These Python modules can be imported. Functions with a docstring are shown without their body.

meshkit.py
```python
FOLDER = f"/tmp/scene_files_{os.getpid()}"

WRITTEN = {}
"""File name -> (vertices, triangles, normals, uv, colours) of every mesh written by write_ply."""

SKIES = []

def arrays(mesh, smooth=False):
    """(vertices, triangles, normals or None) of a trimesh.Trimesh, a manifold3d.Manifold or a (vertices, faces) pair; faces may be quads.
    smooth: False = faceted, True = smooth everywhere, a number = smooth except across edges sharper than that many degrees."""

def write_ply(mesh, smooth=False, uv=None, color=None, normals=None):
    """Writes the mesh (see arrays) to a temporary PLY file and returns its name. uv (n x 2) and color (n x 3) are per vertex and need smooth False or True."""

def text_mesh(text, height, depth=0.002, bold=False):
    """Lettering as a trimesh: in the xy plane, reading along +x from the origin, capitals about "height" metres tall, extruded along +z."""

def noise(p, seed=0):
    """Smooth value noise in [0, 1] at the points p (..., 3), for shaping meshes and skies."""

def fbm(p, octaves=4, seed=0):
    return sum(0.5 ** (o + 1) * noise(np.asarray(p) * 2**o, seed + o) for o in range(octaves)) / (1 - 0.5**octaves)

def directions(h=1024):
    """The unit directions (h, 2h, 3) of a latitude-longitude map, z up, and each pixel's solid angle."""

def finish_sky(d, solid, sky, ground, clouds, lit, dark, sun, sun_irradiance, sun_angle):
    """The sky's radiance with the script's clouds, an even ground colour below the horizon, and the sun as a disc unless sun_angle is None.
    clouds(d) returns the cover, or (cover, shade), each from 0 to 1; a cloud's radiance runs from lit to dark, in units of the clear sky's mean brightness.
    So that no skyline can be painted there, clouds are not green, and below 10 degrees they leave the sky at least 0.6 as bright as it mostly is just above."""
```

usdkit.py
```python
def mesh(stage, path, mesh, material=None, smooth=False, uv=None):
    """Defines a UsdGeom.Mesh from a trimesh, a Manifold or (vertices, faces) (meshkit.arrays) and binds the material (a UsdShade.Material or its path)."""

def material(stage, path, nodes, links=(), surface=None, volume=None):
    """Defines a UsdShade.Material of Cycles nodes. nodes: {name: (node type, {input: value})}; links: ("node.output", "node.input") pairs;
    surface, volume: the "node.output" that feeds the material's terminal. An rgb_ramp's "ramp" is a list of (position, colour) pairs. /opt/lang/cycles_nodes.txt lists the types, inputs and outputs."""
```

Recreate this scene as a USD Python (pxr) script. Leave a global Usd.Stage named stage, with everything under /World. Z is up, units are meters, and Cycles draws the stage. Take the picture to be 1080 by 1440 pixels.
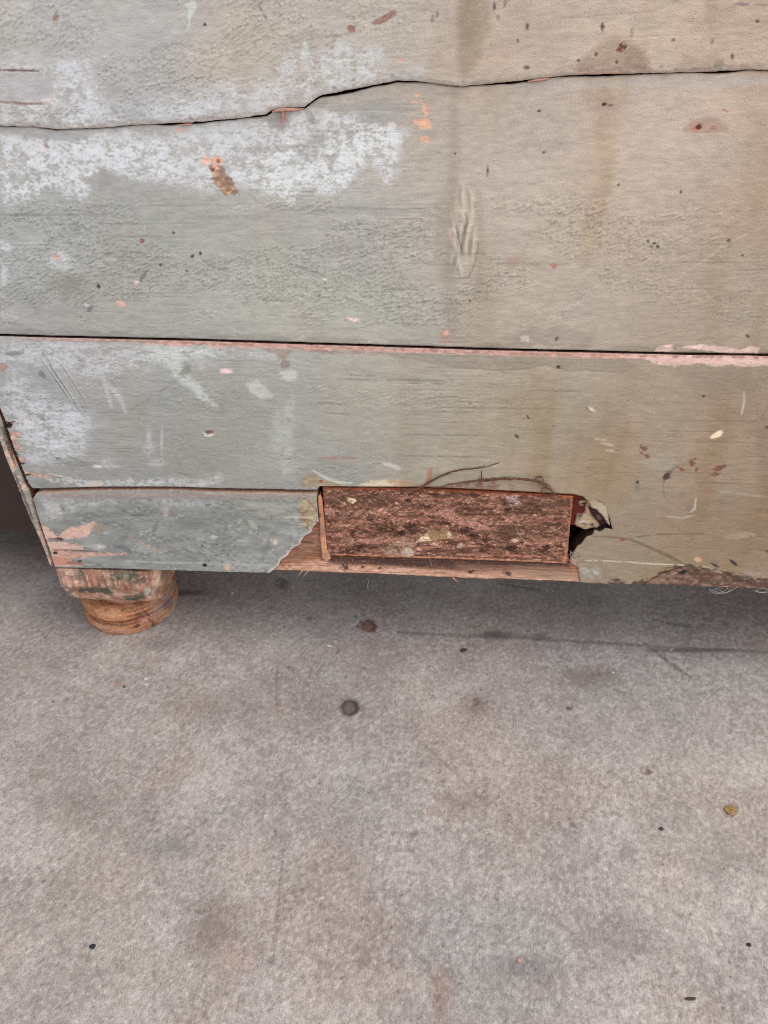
import math, numpy as np, trimesh, usdkit, meshkit
from pxr import Usd, UsdGeom, UsdLux, UsdShade, Sdf, Gf, Vt

stage = Usd.Stage.CreateInMemory()
UsdGeom.SetStageUpAxis(stage, 'Z')
world = UsdGeom.Xform.Define(stage, '/World')
UsdGeom.Scope.Define(stage, '/World/Looks')
mat = lambda n, nodes, links=(), surface=None: usdkit.material(stage, '/World/Looks/' + n, nodes, links, surface)

# ------------------------------------------------------------------ camera
YAW, PITCH, ROLL = np.radians([7.2, 33.6, -2.3])
EYE = np.array([0.5683, -0.8, 0.7793])
F, CX, CY = 1082.0, 540.0, 720.0                       # focal length and centre in units of the 1080 x 1440 photograph
fwd = np.array([-np.sin(YAW) * np.cos(PITCH), np.cos(YAW) * np.cos(PITCH), -np.sin(PITCH)])
r0 = np.array([np.cos(YAW), np.sin(YAW), 0.0]); u0 = np.cross(r0, fwd)
RT = np.cos(ROLL) * r0 + np.sin(ROLL) * u0
UP = -np.sin(ROLL) * r0 + np.cos(ROLL) * u0
cam = UsdGeom.Camera.Define(stage, '/World/camera')
cam.CreateHorizontalApertureAttr(24.0); cam.CreateVerticalApertureAttr(32.0)
cam.CreateFocalLengthAttr(24.0 * F / 1080.0)
cam.CreateClippingRangeAttr((0.02, 1000.0))
EXPOSURE = 0.80
cam.CreateExposureAttr(EXPOSURE)
m = np.eye(4); m[0, :3], m[1, :3], m[2, :3], m[3, :3] = RT, UP, -fwd, EYE
cam.AddTransformOp().Set(Gf.Matrix4d(m.tolist()))

# ------------------------------------------------------------------ light
SUN_EL, SUN_AZ = np.radians(57.0), np.radians(110.0)     # azimuth measured as atan2(x, y): in front of the chest, a little to the right
sd = np.array([np.sin(SUN_AZ) * np.cos(SUN_EL), np.cos(SUN_AZ) * np.cos(SUN_EL), np.sin(SUN_EL)])
mat('sky_look', {'s': ('sky_texture', {'sky_type': 'single_scattering', 'sun_disc': False, 'sun_elevation': float(SUN_EL), 'sun_rotation': float(SUN_AZ)}),
                 'h': ('hsv', {'saturation': 0.16}), 'b': ('background_shader', {'strength': 0.15})},
    [('s.color', 'h.color'), ('h.color', 'b.color')], 'b.background')
dome = UsdLux.DomeLight.Define(stage, '/World/sky')
dome.GetPrim().SetCustomDataByKey('kind', 'structure')
UsdShade.MaterialBindingAPI.Apply(dome.GetPrim()).Bind(UsdShade.Material.Get(stage, '/World/Looks/sky_look'))
sun = UsdLux.DistantLight.Define(stage, '/World/sun')
sun.CreateNormalizeAttr(True); sun.CreateIntensityAttr(0.28); sun.CreateAngleAttr(50.0); sun.CreateColorAttr(Gf.Vec3f(1.0, 0.96, 0.91))
z = sd; x = np.cross([0, 1, 0], z); x /= np.linalg.norm(x); y = np.cross(z, x)
m = np.eye(4); m[0, :3], m[1, :3], m[2, :3] = x, y, z
sun.AddTransformOp().Set(Gf.Matrix4d(m.tolist()))

# ------------------------------------------------------------------ helpers
fbm = meshkit.fbm

def lin(c):
    c = np.asarray(c, float) / 255.0
    return np.where(c < 0.04045, c / 12.92, ((c + 0.055) / 1.055) ** 2.4)

def sm(a, b, v):
    t = np.clip((v - a) / (b - a), 0, 1)
    return t * t * (3 - 2 * t)

def onto(p, plane='wall', y=0.0):
    """Points measured in the photograph -> the chest's front plane (x, z), or the floor (x, y)."""
    p = np.atleast_2d(np.asarray(p, float))
    v = fwd + RT * ((p[:, :1] - CX) / F) - UP * ((p[:, 1:] - CY) / F)
    if plane == 'wall':
        t = (y - EYE[1]) / v[:, 1]
        q = EYE + v * t[:, None]
        return q[:, [0, 2]]
    t = -EYE[2] / v[:, 2]
    return (EYE + v * t[:, None])[:, :2]

def back(P):
    """World points (n, 3) -> photograph units; used once, to look up the traced marks at each vertex of the chest front and floor."""
    v = P - EYE
    d = v @ fwd
    return CX + F * (v @ RT) / d, CY - F * (v @ UP) / d

def seg_dist(x, y, a, b):
    d = b - a
    t = np.clip(((x - a[0]) * d[0] + (y - a[1]) * d[1]) / max(d @ d, 1e-12), 0, 1)
    return np.hypot(x - a[0] - t * d[0], y - a[1] - t * d[1])

def sdf(x, y, pts):
    """Signed distance to a polygon, negative inside, and the vector to the nearest border point."""
    pts = np.asarray(pts, float)
    best, gx, gy, inside = np.full(x.shape, 1e9), np.zeros(x.shape), np.zeros(x.shape), np.zeros(x.shape, bool)
    for a, b in zip(pts, np.roll(pts, -1, 0)):
        d = b - a
        t = np.clip(((x - a[0]) * d[0] + (y - a[1]) * d[1]) / max(d @ d, 1e-14), 0, 1)
        ex, ey = a[0] + t * d[0] - x, a[1] + t * d[1] - y
        q = ex * ex + ey * ey
        w = q < best
        best, gx, gy = np.where(w, q, best), np.where(w, ex, gx), np.where(w, ey, gy)
        if a[1] != b[1]:
            c = ((a[1] > y) != (b[1] > y)) & (x < (b[0] - a[0]) * (y - a[1]) / (b[1] - a[1]) + a[0])
            inside ^= c
    best = np.sqrt(best)
    return np.where(inside, -best, best), gx, gy

class Marks:
    """Colour and relief of a surface, laid on one after another at the vertices. U, V: the vertices in photograph units. W: in metres for noise."""
    def __init__(self, U, V, W, base):
        self.U, self.V, self.W = U, V, W
        self.C = np.array(base, float)
        self.h = np.zeros(len(U)); self.pim = np.zeros(len(U)); self.bare = np.zeros(len(U))
        self.n1 = fbm(W * 220 + 5, 4, 3) - 0.5        # ragged edges, ~4 mm
        self.n2 = fbm(W * 520 + 9, 3, 8) - 0.5        # fine, ~2 mm
        self.n3 = fbm(W * np.array([45, 45, 130]) + 2, 4, 17) - 0.5
        self.n4 = fbm(W * np.array([140, 140, 42]) + 3, 4, 19) - 0.5
        self.gain = 1.0
    def near(self, x0, x1, y0, y1, pad):
        return np.nonzero((self.U > x0 - pad) & (self.U < x1 + pad) & (self.V > y0 - pad) & (self.V < y1 + pad))[0]
    def put(self, i, k, col, h=0.0, vary=0.0, col2=None, bare=0.0, cut=0.0):
        c = lin(col)[None] * self.gain
        grey = lambda q: 0.70 * q + 0.30 * q.mean(1, keepdims=True)
        c = grey(c)
        if col2 is not None:
            t = sm(-0.22, 0.22, self.n1[i] + 0.5 * self.n2[i])[:, None]
            c = c * (1 - t) + grey(lin(col2)[None]) * self.gain * t
        if vary:
            c = c * (1 + vary * (self.n2[i] + self.n1[i]))[:, None]
        self.C[i] = self.C[i] * (1 - k[:, None]) + c * k[:, None]
        self.h[i] += h * k
        if bare: self.bare[i] = np.maximum(self.bare[i], bare * k)
        self.pim[i] *= 1 - k * 0.8
    def poly(self, pts, col, soft=1.0, rag=4.0, a=1.0, h=0.0, vary=0.0, col2=None, bare=0.0, speck=0.0, streak=0.0):
        pts = np.asarray(pts, float)
        i = self.near(pts[:, 0].min(), pts[:, 0].max(), pts[:, 1].min(), pts[:, 1].max(), soft + rag + 2)
        if not len(i): return
        d, _, _ = sdf(self.U[i], self.V[i], pts)
        d = d + 2 * rag * self.n1[i] + 0.7 * rag * self.n2[i]
        k = sm(soft, -soft, d) * a
        if speck: k = k * sm(-speck, 0.25 - speck * 0.5, 0.5 * self.n3[i] + 0.6 * self.n4[i] + 0.6 * self.n1[i] + 0.6 * self.n2[i])
        if streak: k = k * sm(-0.25, 0.18, self.n3[i] + 0.3 * self.n2[i] - streak)
        k = k * np.clip(0.92 + 1.2 * self.n2[i] + 0.9 * self.n1[i] + 0.5 * self.n3[i], 0, 1)
        self.put(i, k, col, h, vary, col2, bare)
    def spot(self, x, y, rx, ry=None, col=(60, 35, 28), rot=0, soft=0.4, rag=0.45, a=1.0, h=0.0, col2=None, vary=0.0, bare=0.0, speck=0.0):
        ry = ry or rx
        r = max(rx, ry) * 2.2 + 2
        i = self.near(x, x, y, y, r)
        if not len(i): return
        rag = rag * min(1.0, 5.0 / max(rx, ry))
        c, s = math.cos(math.radians(rot)), math.sin(math.radians(rot))
        dx, dy = self.U[i] - x, self.V[i] - y
        q = np.hypot((c * dx + s * dy) / rx, (-s * dx + c * dy) / ry) + rag * (self.n1[i] * 3 + 3 * self.n2[i])
        k = sm(1 + soft, 1 - soft, q) * a
        if speck: k = k * sm(-speck, 0.25 - speck * 0.5, self.n1[i] + 0.6 * self.n2[i])
        self.put(i, k, col, h, vary, col2, bare)
    def line(self, pts, w, col, a=1.0, h=0.0, soft=0.8, rag=0.6, taper=True, col2=None, breaks=0.0, bare=0.0):
        pts = np.asarray(pts, float)
        i = self.near(pts[:, 0].min(), pts[:, 0].max(), pts[:, 1].min(), pts[:, 1].max(), w * 2 + 4)
        if not len(i): return
        best, tt = np.full(len(i), 1e9), np.zeros(len(i))
        for j, (p, q) in enumerate(zip(pts[:-1], pts[1:])):
            d = q - p
            t = np.clip(((self.U[i] - p[0]) * d[0] + (self.V[i] - p[1]) * d[1]) / max(d @ d, 1e-12), 0, 1)
            e = np.hypot(self.U[i] - p[0] - t * d[0], self.V[i] - p[1] - t * d[1])
            m_ = e < best
            best, tt = np.where(m_, e, best), np.where(m_, (j + t) / (len(pts) - 1), tt)
        wid = w * ((0.35 + 0.65 * np.sin(np.pi * np.clip(tt, 0.03, 0.97)) ** 0.6) if taper else 1.0)
        k = sm(wid + soft, wid - soft * 0.5, best + rag * (3 * self.n1[i] + 3 * self.n2[i])) * a * np.clip(0.85 + 1.6 * self.n2[i] + 1.2 * self.n1[i], 0, 1)
        if breaks: k = k * sm(-0.1, 0.1, self.n1[i] + self.n3[i] + 0.15 - breaks)
        self.put(i, k, col, h, 0, col2, bare)

def numbered(path):
    if not stage.GetPrimAtPath(path): return path
    k = 1
    while stage.GetPrimAtPath(f'{path}_{k:03d}'): k += 1
    return f'{path}_{k:03d}'

def tag(prim, label=None, cat=None, group=None, kind=None):
    for k, v in (('label', label), ('category', cat), ('group', group), ('kind', kind)):
        if v: prim.SetCustomDataByKey(k, v)

def part(name, v, f, look, parent='/World', smooth=True, Cd=None, Mk=None, label=None, cat=None, group=None, kind=None):
    path = numbered(f'{parent}/{name}')
    me = usdkit.mesh(stage, path, (v, f), '/World/Looks/' + look, smooth=smooth)
    pv = UsdGeom.PrimvarsAPI(me)
    for n, val in (('Cd', Cd), ('Mk', Mk)):
        if val is not None:
            pv.CreatePrimvar(n, Sdf.ValueTypeNames.Color3fArray, 'vertex').Set(Vt.Vec3fArray.FromNumpy(np.ascontiguousarray(val, np.float32)))
    tag(me.GetPrim(), label, cat, group, kind)
    return path

def thing(name, label, cat, loc=(0, 0, 0), group=None):
    path = numbered('/World/' + name)
    x = UsdGeom.Xform.Define(stage, path)
    if any(loc): x.AddTranslateOp().Set(Gf.Vec3d(*map(float, loc)))
    tag(x.GetPrim(), label, cat, group)
    return path

def steps(lo, hi, dlo, dhi, d, grow=1.35, most=0.12):
    """Coordinates from lo to hi, d apart between dlo and dhi and ever wider outside."""
    a = list(np.linspace(dlo, dhi, int(round((dhi - dlo) / d)) + 1))
    s, p = d, dhi
    while p < hi:
        s = min(s * grow, most); p = min(p + s, hi); p = hi if hi - p < s * 0.5 else p; a.append(p)
    s, p, b = d, dlo, []
    while p > lo:
        s = min(s * grow, most); p = max(p - s, lo); p = lo if p - lo < s * 0.5 else p; b.append(p)
    return np.array(b[::-1] + a)

def arr(*p): return np.array(p, float)

D = 0.0009          # spacing of the front's vertices
FRAME = (-0.02, 0.975, 0.125, 0.80)

def board(name, outline, y0, thick, paint, parent, look='paint', r=0.0016, rag=0.0, d=None, seed=1, label=None, side=None, shear=0.0):
    """A board of the chest's front. outline: world (x, z). Front face at y0, its sawn edges rounded by r, its back thick behind. paint(marks, e): colours and relief; e is the distance to the border in metres, negative inside."""
    outline = np.asarray(outline, float)
    d = d or D
    lo, hi = outline.min(0), outline.max(0)
    xs = steps(lo[0] - 2e-3, hi[0], max(lo[0] - 2e-3, FRAME[0]), min(hi[0] - 1e-9, FRAME[1]), d)
    if shear: lo, hi = lo - [0, 0.012], hi + [0, 0.012]
    zs = steps(lo[1] - 2e-3, hi[1], max(lo[1] - 2e-3, FRAME[2]), min(hi[1] - 1e-9, FRAME[3]), d)
    gx, gz = np.meshgrid(xs, zs, indexing='ij')
    gz = gz + shear * (gx - 0.45)
    X, Z = gx.ravel(), gz.ravel()
    e, ex, ez = sdf(X, Z, outline)
    if rag:
        P = np.stack([X, np.full_like(X, seed * 3.1), Z], 1)
        inner = (X < FRAME[1]) & (Z < FRAME[3])
        e = e + rag * 2 * (0.5 * fbm(P * 55, 3, seed) + 0.5 * fbm(P * 260, 4, seed + 50) - 0.44) * inner
    cell = d
    keep = e < 0.6 * cell
    snap = keep & (e > -0.45 * cell)
    n = np.hypot(ex, ez); n[n < 1e-9] = 1
    sgn = np.where(e > 0, 1, -1)
    # move border vertices onto the border (along the direction to the polygon)
    raw, _, _ = (e, 0, 0)
    ux, uz = ex / n, ez / n
    ins = (sdf(X[snap], Z[snap], outline)[0] < 0)
    mv = -e[snap] * np.where(ins, 1, -1)
    X[snap] += ux[snap] * mv; Z[snap] += uz[snap] * mv
    e = np.where(snap, 0, e)
    K = keep.reshape(gx.shape)
    q = K[:-1, :-1] & K[1:, :-1] & K[1:, 1:] & K[:-1, 1:]
    id_ = np.arange(len(X)).reshape(gx.shape)
    a, b, c, dd = id_[:-1, :-1][q], id_[1:, :-1][q], id_[1:, 1:][q], id_[:-1, 1:][q]
    f = np.vstack([np.stack([a, b, c], 1), np.stack([a, c, dd], 1)])
    used = np.zeros(len(X), bool); used[f.ravel()] = True
    new = np.cumsum(used) - 1
    f = new[f]; X, Z, e = X[used], Z[used], e[used]
    W = np.stack([X, np.full_like(X, 0.37 * seed), Z], 1)
    U, V = back(np.stack([X, np.full_like(X, 0.0), Z], 1))
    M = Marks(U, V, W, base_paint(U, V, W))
    if look == 'paint':
        gk = sm(0.60, 0.70, fbm(W * np.array([20, 20, 520]) + seed, 3, 55)) * sm(0.42, 0.62, fbm(W * 9 + seed, 3, 56))
        M.C = M.C * (1 - 0.15 * gk)[:, None]; M.h -= 0.00025 * gk
    paint(M, e)
    if M.pim.max() > 0.2:
        a_ = 0.5
        Pq = np.stack([X * np.cos(a_) + Z * np.sin(a_), W[:, 1], -X * np.sin(a_) + Z * np.cos(a_)], 1)
        q1 = fbm(Pq * np.array([250, 100, 460]), 2, 7 + seed)
        ph = sm(0.60, 0.74, q1) - 0.7 * sm(0.62, 0.76, fbm(Pq * np.array([270, 100, 500]) + 40, 2, 9 + seed))
        M.h += 0.00095 * M.pim * ph
        M.C = M.C * (1 + 0.07 * M.pim * ph)[:, None]
    ee = np.clip((e + r) / r, 0, 1)
    y = y0 - M.h + r * (1 - np.sqrt(np.clip(1 - ee ** 2, 0, 1)))
    v = np.stack([X, y, Z], 1)
    # border: edges used once
    E = np.sort(np.vstack([f[:, [0, 1]], f[:, [1, 2]], f[:, [2, 0]]]), 1)
    O = np.vstack([f[:, [0, 1]], f[:, [1, 2]], f[:, [2, 0]]])
    key = E[:, 0].astype(np.int64) * (len(v) + 1) + E[:, 1]
    _, first, count = np.unique(key, return_index=True, return_counts=True)
    bd = O[first[count == 1]]
    nb = len(bd); base = len(v)
    A, B = v[bd[:, 0]], v[bd[:, 1]]
    A2, B2 = A.copy(), B.copy(); A2[:, 1] = y0 + thick; B2[:, 1] = y0 + thick
    k = np.arange(nb) * 4 + base
    sv = np.stack([A, B, B2, A2], 1).reshape(-1, 3)
    sf = np.vstack([np.stack([k + 1, k, k + 3], 1), np.stack([k + 1, k + 3, k + 2], 1)])
    bv = v.copy(); bv[:, 1] = y0 + thick
    bo = outline; 
    sc = lin(side if side is not None else (120, 82, 60))[None] * (1 + 0.5 * (fbm(sv * np.array([300, 40, 300]), 3, 5) - 0.5))[:, None]
    C = np.vstack([M.C, sc])
    Mk = np.vstack([np.stack([np.clip(M.pim, 0, 1), np.clip(M.bare, 0, 1), np.zeros(len(v))], 1), np.tile([0, 1, 0], (len(sv), 1))])
    V_ = np.vstack([v, sv]); F_ = np.vstack([f, sf])
    try:                                                     # plain sawn back
        poly = trimesh.path.polygons.Polygon(outline) if False else None
        from shapely.geometry import Polygon
        pv_, pf_ = trimesh.creation.triangulate_polygon(Polygon(outline).buffer(0), engine='earcut')
        pb = np.stack([pv_[:, 0], np.full(len(pv_), y0 + thick), pv_[:, 1]], 1)
        F_ = np.vstack([F_, pf_[:, ::-1] + len(V_)]); V_ = np.vstack([V_, pb])
        C = np.vstack([C, np.tile(lin((110, 78, 58)), (len(pb), 1))]); Mk = np.vstack([Mk, np.tile([0, 1, 0], (len(pb), 1))])
    except Exception as ex_:
        print('back of', name, ex_)
    return part(name, V_, F_, look, parent, True, C, Mk, label)

# ------------------------------------------------------------------ materials
def surface_look(name, fine=0.11, grain=(80, 80, 300), bump=0.8, rough=0.62, spec=0.3, pim=True):
    nodes = {
        'cd': ('attribute', {'attribute': 'Cd'}), 'mk': ('attribute', {'attribute': 'Mk'}), 'ms': ('separate_color', {}),
        'g': ('geometry', {}),
        'mp': ('mapping', {'scale': grain}), 'n': ('noise_texture', {'scale': 1.0, 'detail': 5.0, 'roughness': 0.6}),
        'n2': ('noise_texture', {'scale': 900.0, 'detail': 3.0, 'roughness': 0.6}),
        'r': ('map_range', {'from_min': 0.3, 'from_max': 0.7, 'to_min': 1 - fine, 'to_max': 1 + fine}),
        'r2': ('map_range', {'from_min': 0.3, 'from_max': 0.7, 'to_min': 1 - fine * 0.7, 'to_max': 1 + fine * 0.7}),
        'm1': ('math', {'math_type': 'multiply'}),
        'cm': ('vector_math', {'math_type': 'scale'}),
        'p': ('principled_bsdf', {'roughness': rough, 'specular_ior_level': spec}),
        # relief: brush marks, blistered paint, open grain
        'vm': ('mapping', {'rotation': (0, 0.5, 0), 'scale': (1.0, 1.0, 1.5)}),
        'vo': ('voronoi_texture', {'scale': 230.0, 'feature': 'smooth_f1', 'smoothness': 0.35, 'randomness': 1.0}),
        'vr': ('map_range', {'from_min': 0.12, 'from_max': 0.5, 'to_min': 1.0, 'to_max': 0.0, 'clamp': True}),
        'vk': ('noise_texture', {'scale': 130.0, 'detail': 2.0}),
        'vkr': ('map_range', {'from_min': 0.46, 'from_max': 0.6, 'to_min': 0.0, 'to_max': 1.0, 'clamp': True}),
        'v1': ('math', {'math_type': 'multiply'}), 'v2': ('math', {'math_type': 'multiply'}),
        'v3': ('math', {'math_type': 'multiply', 'value2': 0.35}),
        'h1': ('math', {'math_type': 'multiply', 'value2': 0.32}),
        'h2': ('math', {'math_type': 'multiply_add', 'value2': 0.45}),
        'h3': ('math', {'math_type': 'add'}),
        'bg': ('math', {'math_type': 'multiply_add', 'value2': 1.2, 'value3': 1.0}),
        'bm': ('math', {'math_type': 'multiply'}),
        'b': ('bump', {'strength': bump, 'distance': 0.0022}),
    }
    links = [('mk.color', 'ms.color'), ('g.position', 'mp.vector'), ('mp.vector', 'n.vector'), ('g.position', 'n2.vector'),
             ('n.fac', 'r.value'), ('n2.fac', 'r2.value'), ('r.result', 'm1.value1'), ('r2.result', 'm1.value2'),
             ('cd.color', 'cm.vector1'), ('m1.value', 'cm.scale'), ('cm.vector', 'p.base_color'),
             ('g.position', 'vm.vector'), ('vm.vector', 'vo.vector'), ('vm.vector', 'vk.vector'), ('vo.distance', 'vr.value'), ('vk.fac', 'vkr.value'),
             ('vr.result', 'v1.value1'), ('vkr.result', 'v1.value2'), ('v1.value', 'v2.value1'), ('ms.r', 'v2.value2'), ('v2.value', 'v3.value1'),
             ('n.fac', 'bm.value1'), ('ms.g', 'bg.value1'), ('bg.value', 'bm.value2'), ('bm.value', 'h1.value1'),
             ('n2.fac', 'h2.value1'), ('h1.value', 'h2.value3'), ('h2.value', 'h3.value1'), ('v3.value', 'h3.value2'),
             ('h3.value', 'b.height'), ('b.normal', 'p.normal')]
    return mat(name, nodes, links, 'p.BSDF')

surface_look('paint')
surface_look('raw_wood', fine=0.3, grain=(30, 200, 500), bump=0.8, rough=0.75, spec=0.2)
surface_look('foot_wood', fine=0.3, grain=(260, 260, 260), bump=0.7, rough=0.7, spec=0.2)
surface_look('crust', fine=0.45, grain=(150, 300, 300), bump=1.0, rough=0.85, spec=0.15)

def plain(name, col, rough=0.7, spec=0.25, var=0.3, scale=300.0):
    c = lin(col)
    mat(name, {'g': ('geometry', {}), 'n': ('noise_texture', {'scale': scale, 'detail': 4.0}),
               'r': ('rgb_ramp', {'ramp': [(0.3, tuple(c * (1 - var))), (0.7, tuple(np.minimum(c * (1 + var), 1)))]}),
               'b': ('bump', {'strength': 0.5, 'distance': 0.001}), 'p': ('principled_bsdf', {'roughness': rough, 'specular_ior_level': spec})},
        [('g.position', 'n.vector'), ('n.fac', 'r.fac'), ('r.color', 'p.base_color'), ('n.fac', 'b.height'), ('b.normal', 'p.normal')], 'p.BSDF')

plain('carcass_wood', (105, 76, 56), scale=60)
plain('root_bark', (88, 58, 44), var=0.5, scale=500)
plain('raw_splinter', (205, 150, 112), var=0.3)
plain('pink_splinter', (172, 128, 112), var=0.3)
plain('web_silk', (188, 184, 180), rough=0.5, var=0.1)
plain('dark_crumb', (62, 48, 42), var=0.4)
plain('black_crumb', (36, 36, 44), var=0.3)
plain('pale_flake', (190, 184, 178), var=0.1)
plain('pink_flake', (164, 122, 110), var=0.2)
plain('amber_resin', (132, 104, 64), rough=0.35, spec=0.5, var=0.5)

# ------------------------------------------------------------------ colours of the paint
TONES = np.array([  # x, y in the photograph and the tone there, paint and its shading together
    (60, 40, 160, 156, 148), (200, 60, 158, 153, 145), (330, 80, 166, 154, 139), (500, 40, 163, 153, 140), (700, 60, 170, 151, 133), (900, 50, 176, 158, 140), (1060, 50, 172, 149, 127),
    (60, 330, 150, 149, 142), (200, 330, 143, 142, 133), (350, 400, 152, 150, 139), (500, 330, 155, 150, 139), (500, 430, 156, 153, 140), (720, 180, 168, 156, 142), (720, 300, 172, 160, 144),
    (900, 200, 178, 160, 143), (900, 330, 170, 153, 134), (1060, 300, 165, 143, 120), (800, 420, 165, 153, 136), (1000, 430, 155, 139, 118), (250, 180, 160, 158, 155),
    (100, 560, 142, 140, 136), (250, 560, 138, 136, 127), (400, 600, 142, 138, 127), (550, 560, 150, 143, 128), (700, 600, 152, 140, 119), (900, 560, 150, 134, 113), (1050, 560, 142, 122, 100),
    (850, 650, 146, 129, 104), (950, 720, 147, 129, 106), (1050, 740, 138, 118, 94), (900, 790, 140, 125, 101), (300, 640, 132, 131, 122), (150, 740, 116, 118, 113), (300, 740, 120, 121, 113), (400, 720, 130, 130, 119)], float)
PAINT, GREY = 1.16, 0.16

def base_paint(U, V, W):
    num, den = np.zeros((len(U), 3)), np.zeros(len(U))
    L = lin(TONES[:, 2:] * np.where(TONES[:, :1] > 600, [0.985, 0.972, 0.975], [1.0, 1.0, 1.01]))
    for (tx, ty), c in zip(TONES[:, :2], L):
        w = 1.0 / (((U - tx) ** 2 + 1.6 * (V - ty) ** 2) + 2500.0) ** 1.5
        num += w[:, None] * c; den += w
    C = num / den[:, None]
    gr = (GREY + 0.02 - 0.08 * sm(450, 850, U) * sm(420, 620, V))[:, None]; darker = (1 - 0.11 * sm(480, 760, V) * sm(480, 900, U))[:, None]  # tone gets darker towards the lower right
    C = PAINT * darker * ((1 - gr) * C + gr * C.mean(1, keepdims=True))
    big = fbm(W * np.array([9, 9, 16]), 4, 41) - 0.5
    mid = fbm(W * np.array([40, 40, 110]), 4, 43) - 0.5
    C = C * (1 + 0.22 * big + 0.30 * mid + 0.22 * (fbm(W * np.array([150, 150, 210]), 4, 45) - 0.5))[:, None]
    warm = (fbm(W * np.array([14, 14, 7]) + 7, 3, 47) - 0.5)
    C = C * (1 + warm[:, None] * np.array([0.08, 0.0, -0.12]))
    run = sm(0.5, 0.72, fbm(W * np.array([26, 26, 3.2]) + 13, 4, 48)) * sm(420, 800, U)
    C = C * (1 - run[:, None] * np.array([0.10, 0.16, 0.26]))
    dirt = np.random.RandomState(len(U) % 9973).rand(len(U))
    return C * np.where(dirt < 0.0014, 0.55, np.where(dirt > 0.9984, 1.35, 1.0))[:, None]

WHITE, WHITE2 = (190, 189, 192), (194, 196, 192)

def relief(M, lo=0.0):
    M.h += 0.0009 * (fbm(M.W * np.array([7, 7, 14]), 3, 61) - 0.5) + 0.00022 * M.n3
# ------------------------------------------------------------------ the chest
CHEST = thing('wooden_chest', 'old wooden chest with flaking grey green paint on wide planks and bun feet', 'chest')
XR, ZT, DEPTH = 1.25, 1.60, 0.46  # unseen top set this tall to shade the floor
CRACK = [(-60, 174), (0, 177), (45, 178), (80, 182), (140, 180), (200, 175), (260, 173), (330, 167), (375, 161), (382, 155), (400, 152), (428, 151), (440, 142), (450, 135), (490, 127), (540, 117),
         (560, 113), (600, 116), (645, 122), (680, 119), (740, 113), (790, 107), (850, 104), (920, 103), (1000, 101), (1060, 98), (1100, 99)]
GAPS = [3, 3, 3, 3.5, 3.5, 3, 2.5, 3, 4, 6, 8, 5, 3, 4, 4, 4.5, 5.5, 4, 4, 3.5, 4, 4, 4, 4, 3.5, 4, 4]
SEAM = [(-80, 469), (0, 471), (270, 477.5), (540, 486), (700, 491), (810, 493.5), (950, 497), (1080, 499), (1110, 499.5)]
w_ = lambda p: onto(p)

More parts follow.
